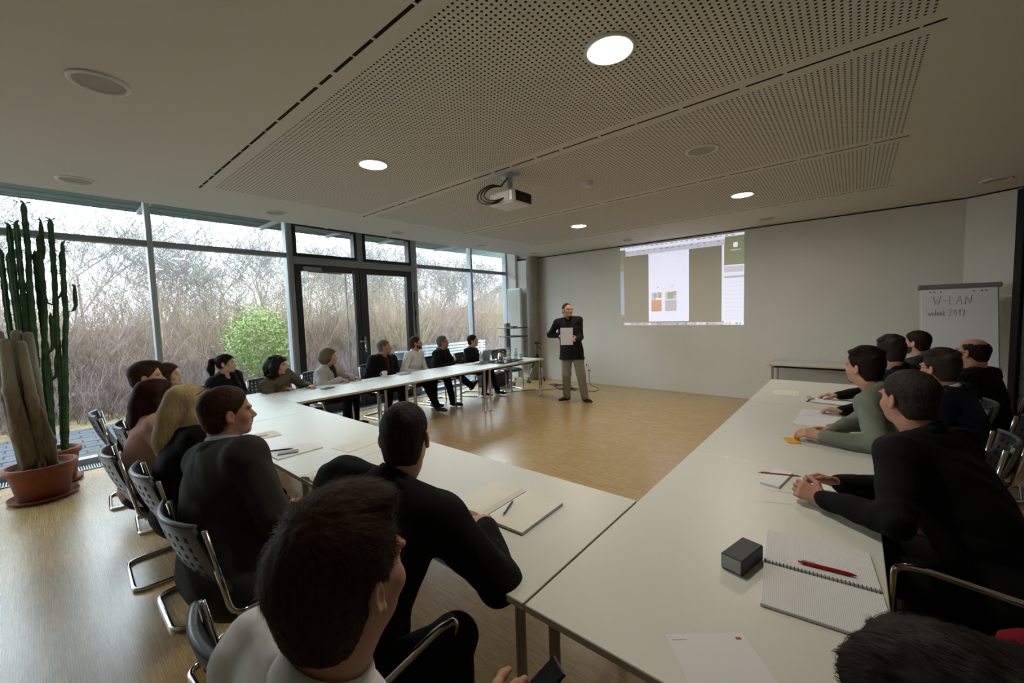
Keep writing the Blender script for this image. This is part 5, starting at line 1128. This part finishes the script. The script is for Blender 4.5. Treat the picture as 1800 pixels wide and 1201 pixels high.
for k,(x,z) in enumerate(((-4.60,.30),(-4.66,.42))):
    so = tag(empty('wall_socket',(x,YB,z)),('white wall socket behind the speaker, lower one','white wall socket behind the speaker, upper one')[k],'socket'); f = MB(); f.box((-.04,-.012,-.04),(.04,0,.04),bev=.004); f.build('plate','white_plastic',so); f = MB(); f.lathe([(.018,0),(.018,.004),(.001,.004)],n=14); q = f.build('socket_hole','void_shade',so); q.rotation_euler = (PI/2,0,0); q.location = (0,-.0125,0)
# dark framed wire partition at the right edge
wp = tag(empty('wire_partition',(1.49,7.62,0),math.radians(-58)),'dark framed wire screen at the right edge by the bent wall','partition')
for x in (0.,1.3): f = MB(); f.box((x-.045,-.03,.0),(x+.045,.03,2.93),bev=.004); f.build('post','steel_dark',wp)
for z in (.04,2.88): f = MB(); f.box((.045,-.02,z-.025),(1.255,.02,z+.025)); f.build('rail','steel_dark',wp)
f = MB(); f.box((.045,.012,.07),(1.255,.02,2.85)); f.build('panel','panel_grey',wp);
for k in range(9):
    z = .18+k*.31; f = MB(); f.tube([(.05,-.008,z),(.16,-.008,z),(.19,-.008,z+.17),(.05,-.008,z+.21)],.005,5); f.tube([(.19,-.008,z+.17),(.55,-.008,z+.06),(.8,-.008,z+.16),(1.25,-.008,z+.05)],.005,5); f.build('wire','black_plastic',wp)
# armchair with red jacket at the lower right edge
chair(.70,1.50,-92,'empty armchair with a red jacket over its side at the lower right', True)
S = Sdf(.011); S.chain([(.355,1.70,.67),(.46,1.71,.69),(.62,1.70,.68)],[.035,.05,.045],k=.05); S.chain([(.40,1.68,.66),(.43,1.60,.55),(.50,1.50,.51)],[.045,.05,.03],k=.05); S.chain([(.55,1.68,.66),(.56,1.60,.55),(.60,1.48,.51)],[.045,.05,.035],k=.05)
Vv,Fv = S.mesh((.005,38.,1.)); o = link('red_jacket', new_mesh('red_jacket',Vv,Fv,['cloth_red'],True)); tag(o,'dark red jacket draped on the armchair in the lower right','jacket')

# ------------------------------------------------------------------ cacti
def cactus_column(f, pts, r, ribs=5):
    n = ribs*4; P = [Vector(p) for p in pts]; V = []; F = []
    Q = []
    for i in range(len(P)-1):
        m_ = max(3,int((P[i+1]-P[i]).length/.022))
        for k in range(m_): Q.append(P[i].lerp(P[i+1], k/m_))
    Q.append(P[-1]); N = len(Q)
    for i,p in enumerate(Q):
        s_ = r*(1+.09*math.sin(i*.9)+.05*math.sin(i*2.3))*(1 if i < N-3 else (.85,.6,.15)[i-N+3])*(.75+.25*min(1,i/6))
        for k in range(n):
            a = 2*PI*k/n; rr_ = s_*(1+.28*math.cos(a*ribs)); V.append((p.x+rr_*math.cos(a), p.y+rr_*math.sin(a), p.z))
    for i in range(N-1):
        for k in range(n): F.append((i*n+k,i*n+(k+1)%n,(i+1)*n+(k+1)%n,(i+1)*n+k))
    F.append(tuple((N-1)*n+k for k in range(n))); f.add(V,F)
def pot(parent, r, hgt, m='terracotta'):
    f = MB(); f.lathe([(r*.74,.03),(r*.93,hgt-.06),(r*1.02,hgt-.055),(r*1.06,hgt-.03),(r*1.04,hgt),(r*.93,hgt),(r*.90,hgt-.05),(.001,hgt-.055)],n=40); f.build('pot',m,parent,True)
    f = MB(); f.lathe([(r*.80,0),(r*.98,.012),(r*1.02,.04),(r*.99,.04),(r*.92,.016),(.001,.014)],n=40); f.build('saucer',m,parent,True)
    f = MB(); f.lathe([(r*.90,hgt-.045),(r*.5,hgt-.03),(.001,hgt-.028)],n=24,capb=False); f.build('soil','soil',parent,True)
ec = tag(empty('euphorbia_cactus',(-6.45,.03,0)),'tall dark green candelabra cactus in a terracotta pot by the window','cactus'); pot(ec,.20,.36)
g = random.Random(8)
COLS = [[(0,.07,.33),(.0,.10,.95),(0,.115,1.6),(0,.14,2.2),(0,.152,2.79)],[(.03,.09,.33),(.03,.135,1.0),(.03,.16,1.45),(.03,.19,1.75),(.03,.207,2.46)],[(0,-.02,.33),(-.02,-.06,1.1),(-.02,-.05,1.9),(-.02,-.02,2.4),(-.02,-.018,2.93)],
        [(-.03,-.05,.33),(-.03,-.12,1.1),(-.03,-.13,2.0),(-.03,-.128,2.70)],[(.03,-.04,.33),(.03,-.09,1.2),(.03,-.085,2.1),(.03,-.078,2.72)],[(.0,-.01,.33),(.02,.0,1.2),(.02,.05,1.9),(.02,.06,2.60)],[(-.05,-.08,.33),(-.05,-.18,1.0),(-.05,-.2,1.8),(-.05,-.2,2.45)],[(.04,-.06,.33),(.05,-.13,1.1),(.05,-.15,2.4)],[(.05,-.02,.33),(.05,-.05,1.0),(.05,-.03,2.3)],[(-.02,.0,.33),(-.03,.03,1.1),(-.02,.02,1.9),(-.02,.025,2.45)]]
for c_ in COLS: f = MB(); cactus_column(f,c_,.0185); f.build('stem','cactus_green',ec,True)
ARMS = [[(0,.14,2.20),(0,.19,2.22),(0,.215,2.28),(0,.22,2.56)],[(0,.11,1.88),(0,.05,1.92),(0,.035,1.98),(0,.035,2.26)],[(.03,.20,1.80),(.03,.25,1.82),(.03,.27,1.88),(.03,.275,2.10)],[(0,.12,1.92),(0,.17,1.98),(0,.195,2.06),(0,.2,2.2)],[(.02,.04,2.32),(.02,.07,2.36),(.02,.08,2.42),(.02,.085,2.76)],[(.0,.02,1.35),(.0,.07,1.42),(.0,.08,1.5),(0,.085,1.80)],[(0,.03,1.08),(0,.07,1.12),(0,.085,1.18),(0,.09,1.36)]]
for c_ in ARMS: f = MB(); cactus_column(f,c_,.014); f.build('arm','cactus_green',ec,True)
for p in [(0,.152,2.79),(.03,.207,2.46),(-.02,-.018,2.93),(-.03,-.128,2.70),(0,.22,2.56),(.03,.275,2.10),(.02,.085,2.76),(.03,-.078,2.72)]:
    V = []; F = []
    for k in range(7):
        a = k*.9+p[1]*9; d = Vector((math.cos(a),math.sin(a),.35)); s_ = Vector((-math.sin(a),math.cos(a),0)); b_ = Vector(p)+d*.02+Vector((0,0,-.03)); i = len(V); V += [b_, b_+d*.03+s_*.014, b_+d*.065, b_+d*.03-s_*.014]; F.append((i,i+1,i+2,i+3))
    link('leaf_tuft', new_mesh('leaf_tuft',[tuple(v) for v in V],F,['cactus_green']), ec)
wc = tag(empty('woolly_cactus',(-5.98,-.06,0)),'thick woolly grey column cactus in the front terracotta pot','cactus'); pot(wc,.235,.34)
WS = [([(.03,.03,.30),(.03,.015,.64),(.02,-.01,.97),(.01,-.035,1.5)],[.040,.050,.040,.036]), ([(.02,-.06,.30),(.02,-.09,.64),(.01,-.13,1.08),(.0,-.13,1.52)],[.062,.070,.048,.040]), ([(.0,.05,.30),(-.03,.03,.8),(-.05,.01,1.2),(-.06,.01,1.58)],[.040,.040,.052,.036]),
      ([(-.06,-.04,.3),(-.08,-.06,1.0),(-.10,-.06,1.6)],[.04,.038,.038]), ([(-.06,-.1,.3),(-.10,-.16,1.),(-.11,-.17,1.6)],[.04,.04,.038]), ([(.07,.08,.30),(.06,.07,.55),(.03,.03,.88)],[.035,.042,.02]), ([(.11,.01,.29),(.115,.01,.37)],[.028,.026])]
for P,R_ in WS:
    S = Sdf(.011); S.chain(P,R_,k=.03); Vv,Fv = S.mesh(); link('column', new_mesh('column',Vv,Fv,['cactus_wool'],True), wc)
f = MB(); f.box((-.09,-.05,0),(.09,.05,.05),bev=.006); o = f.build('wood_block','wood_yellow',None,False,(-6.45,-.52,0),.2); tag(o,'small wooden block on the floor left of the pots','block')
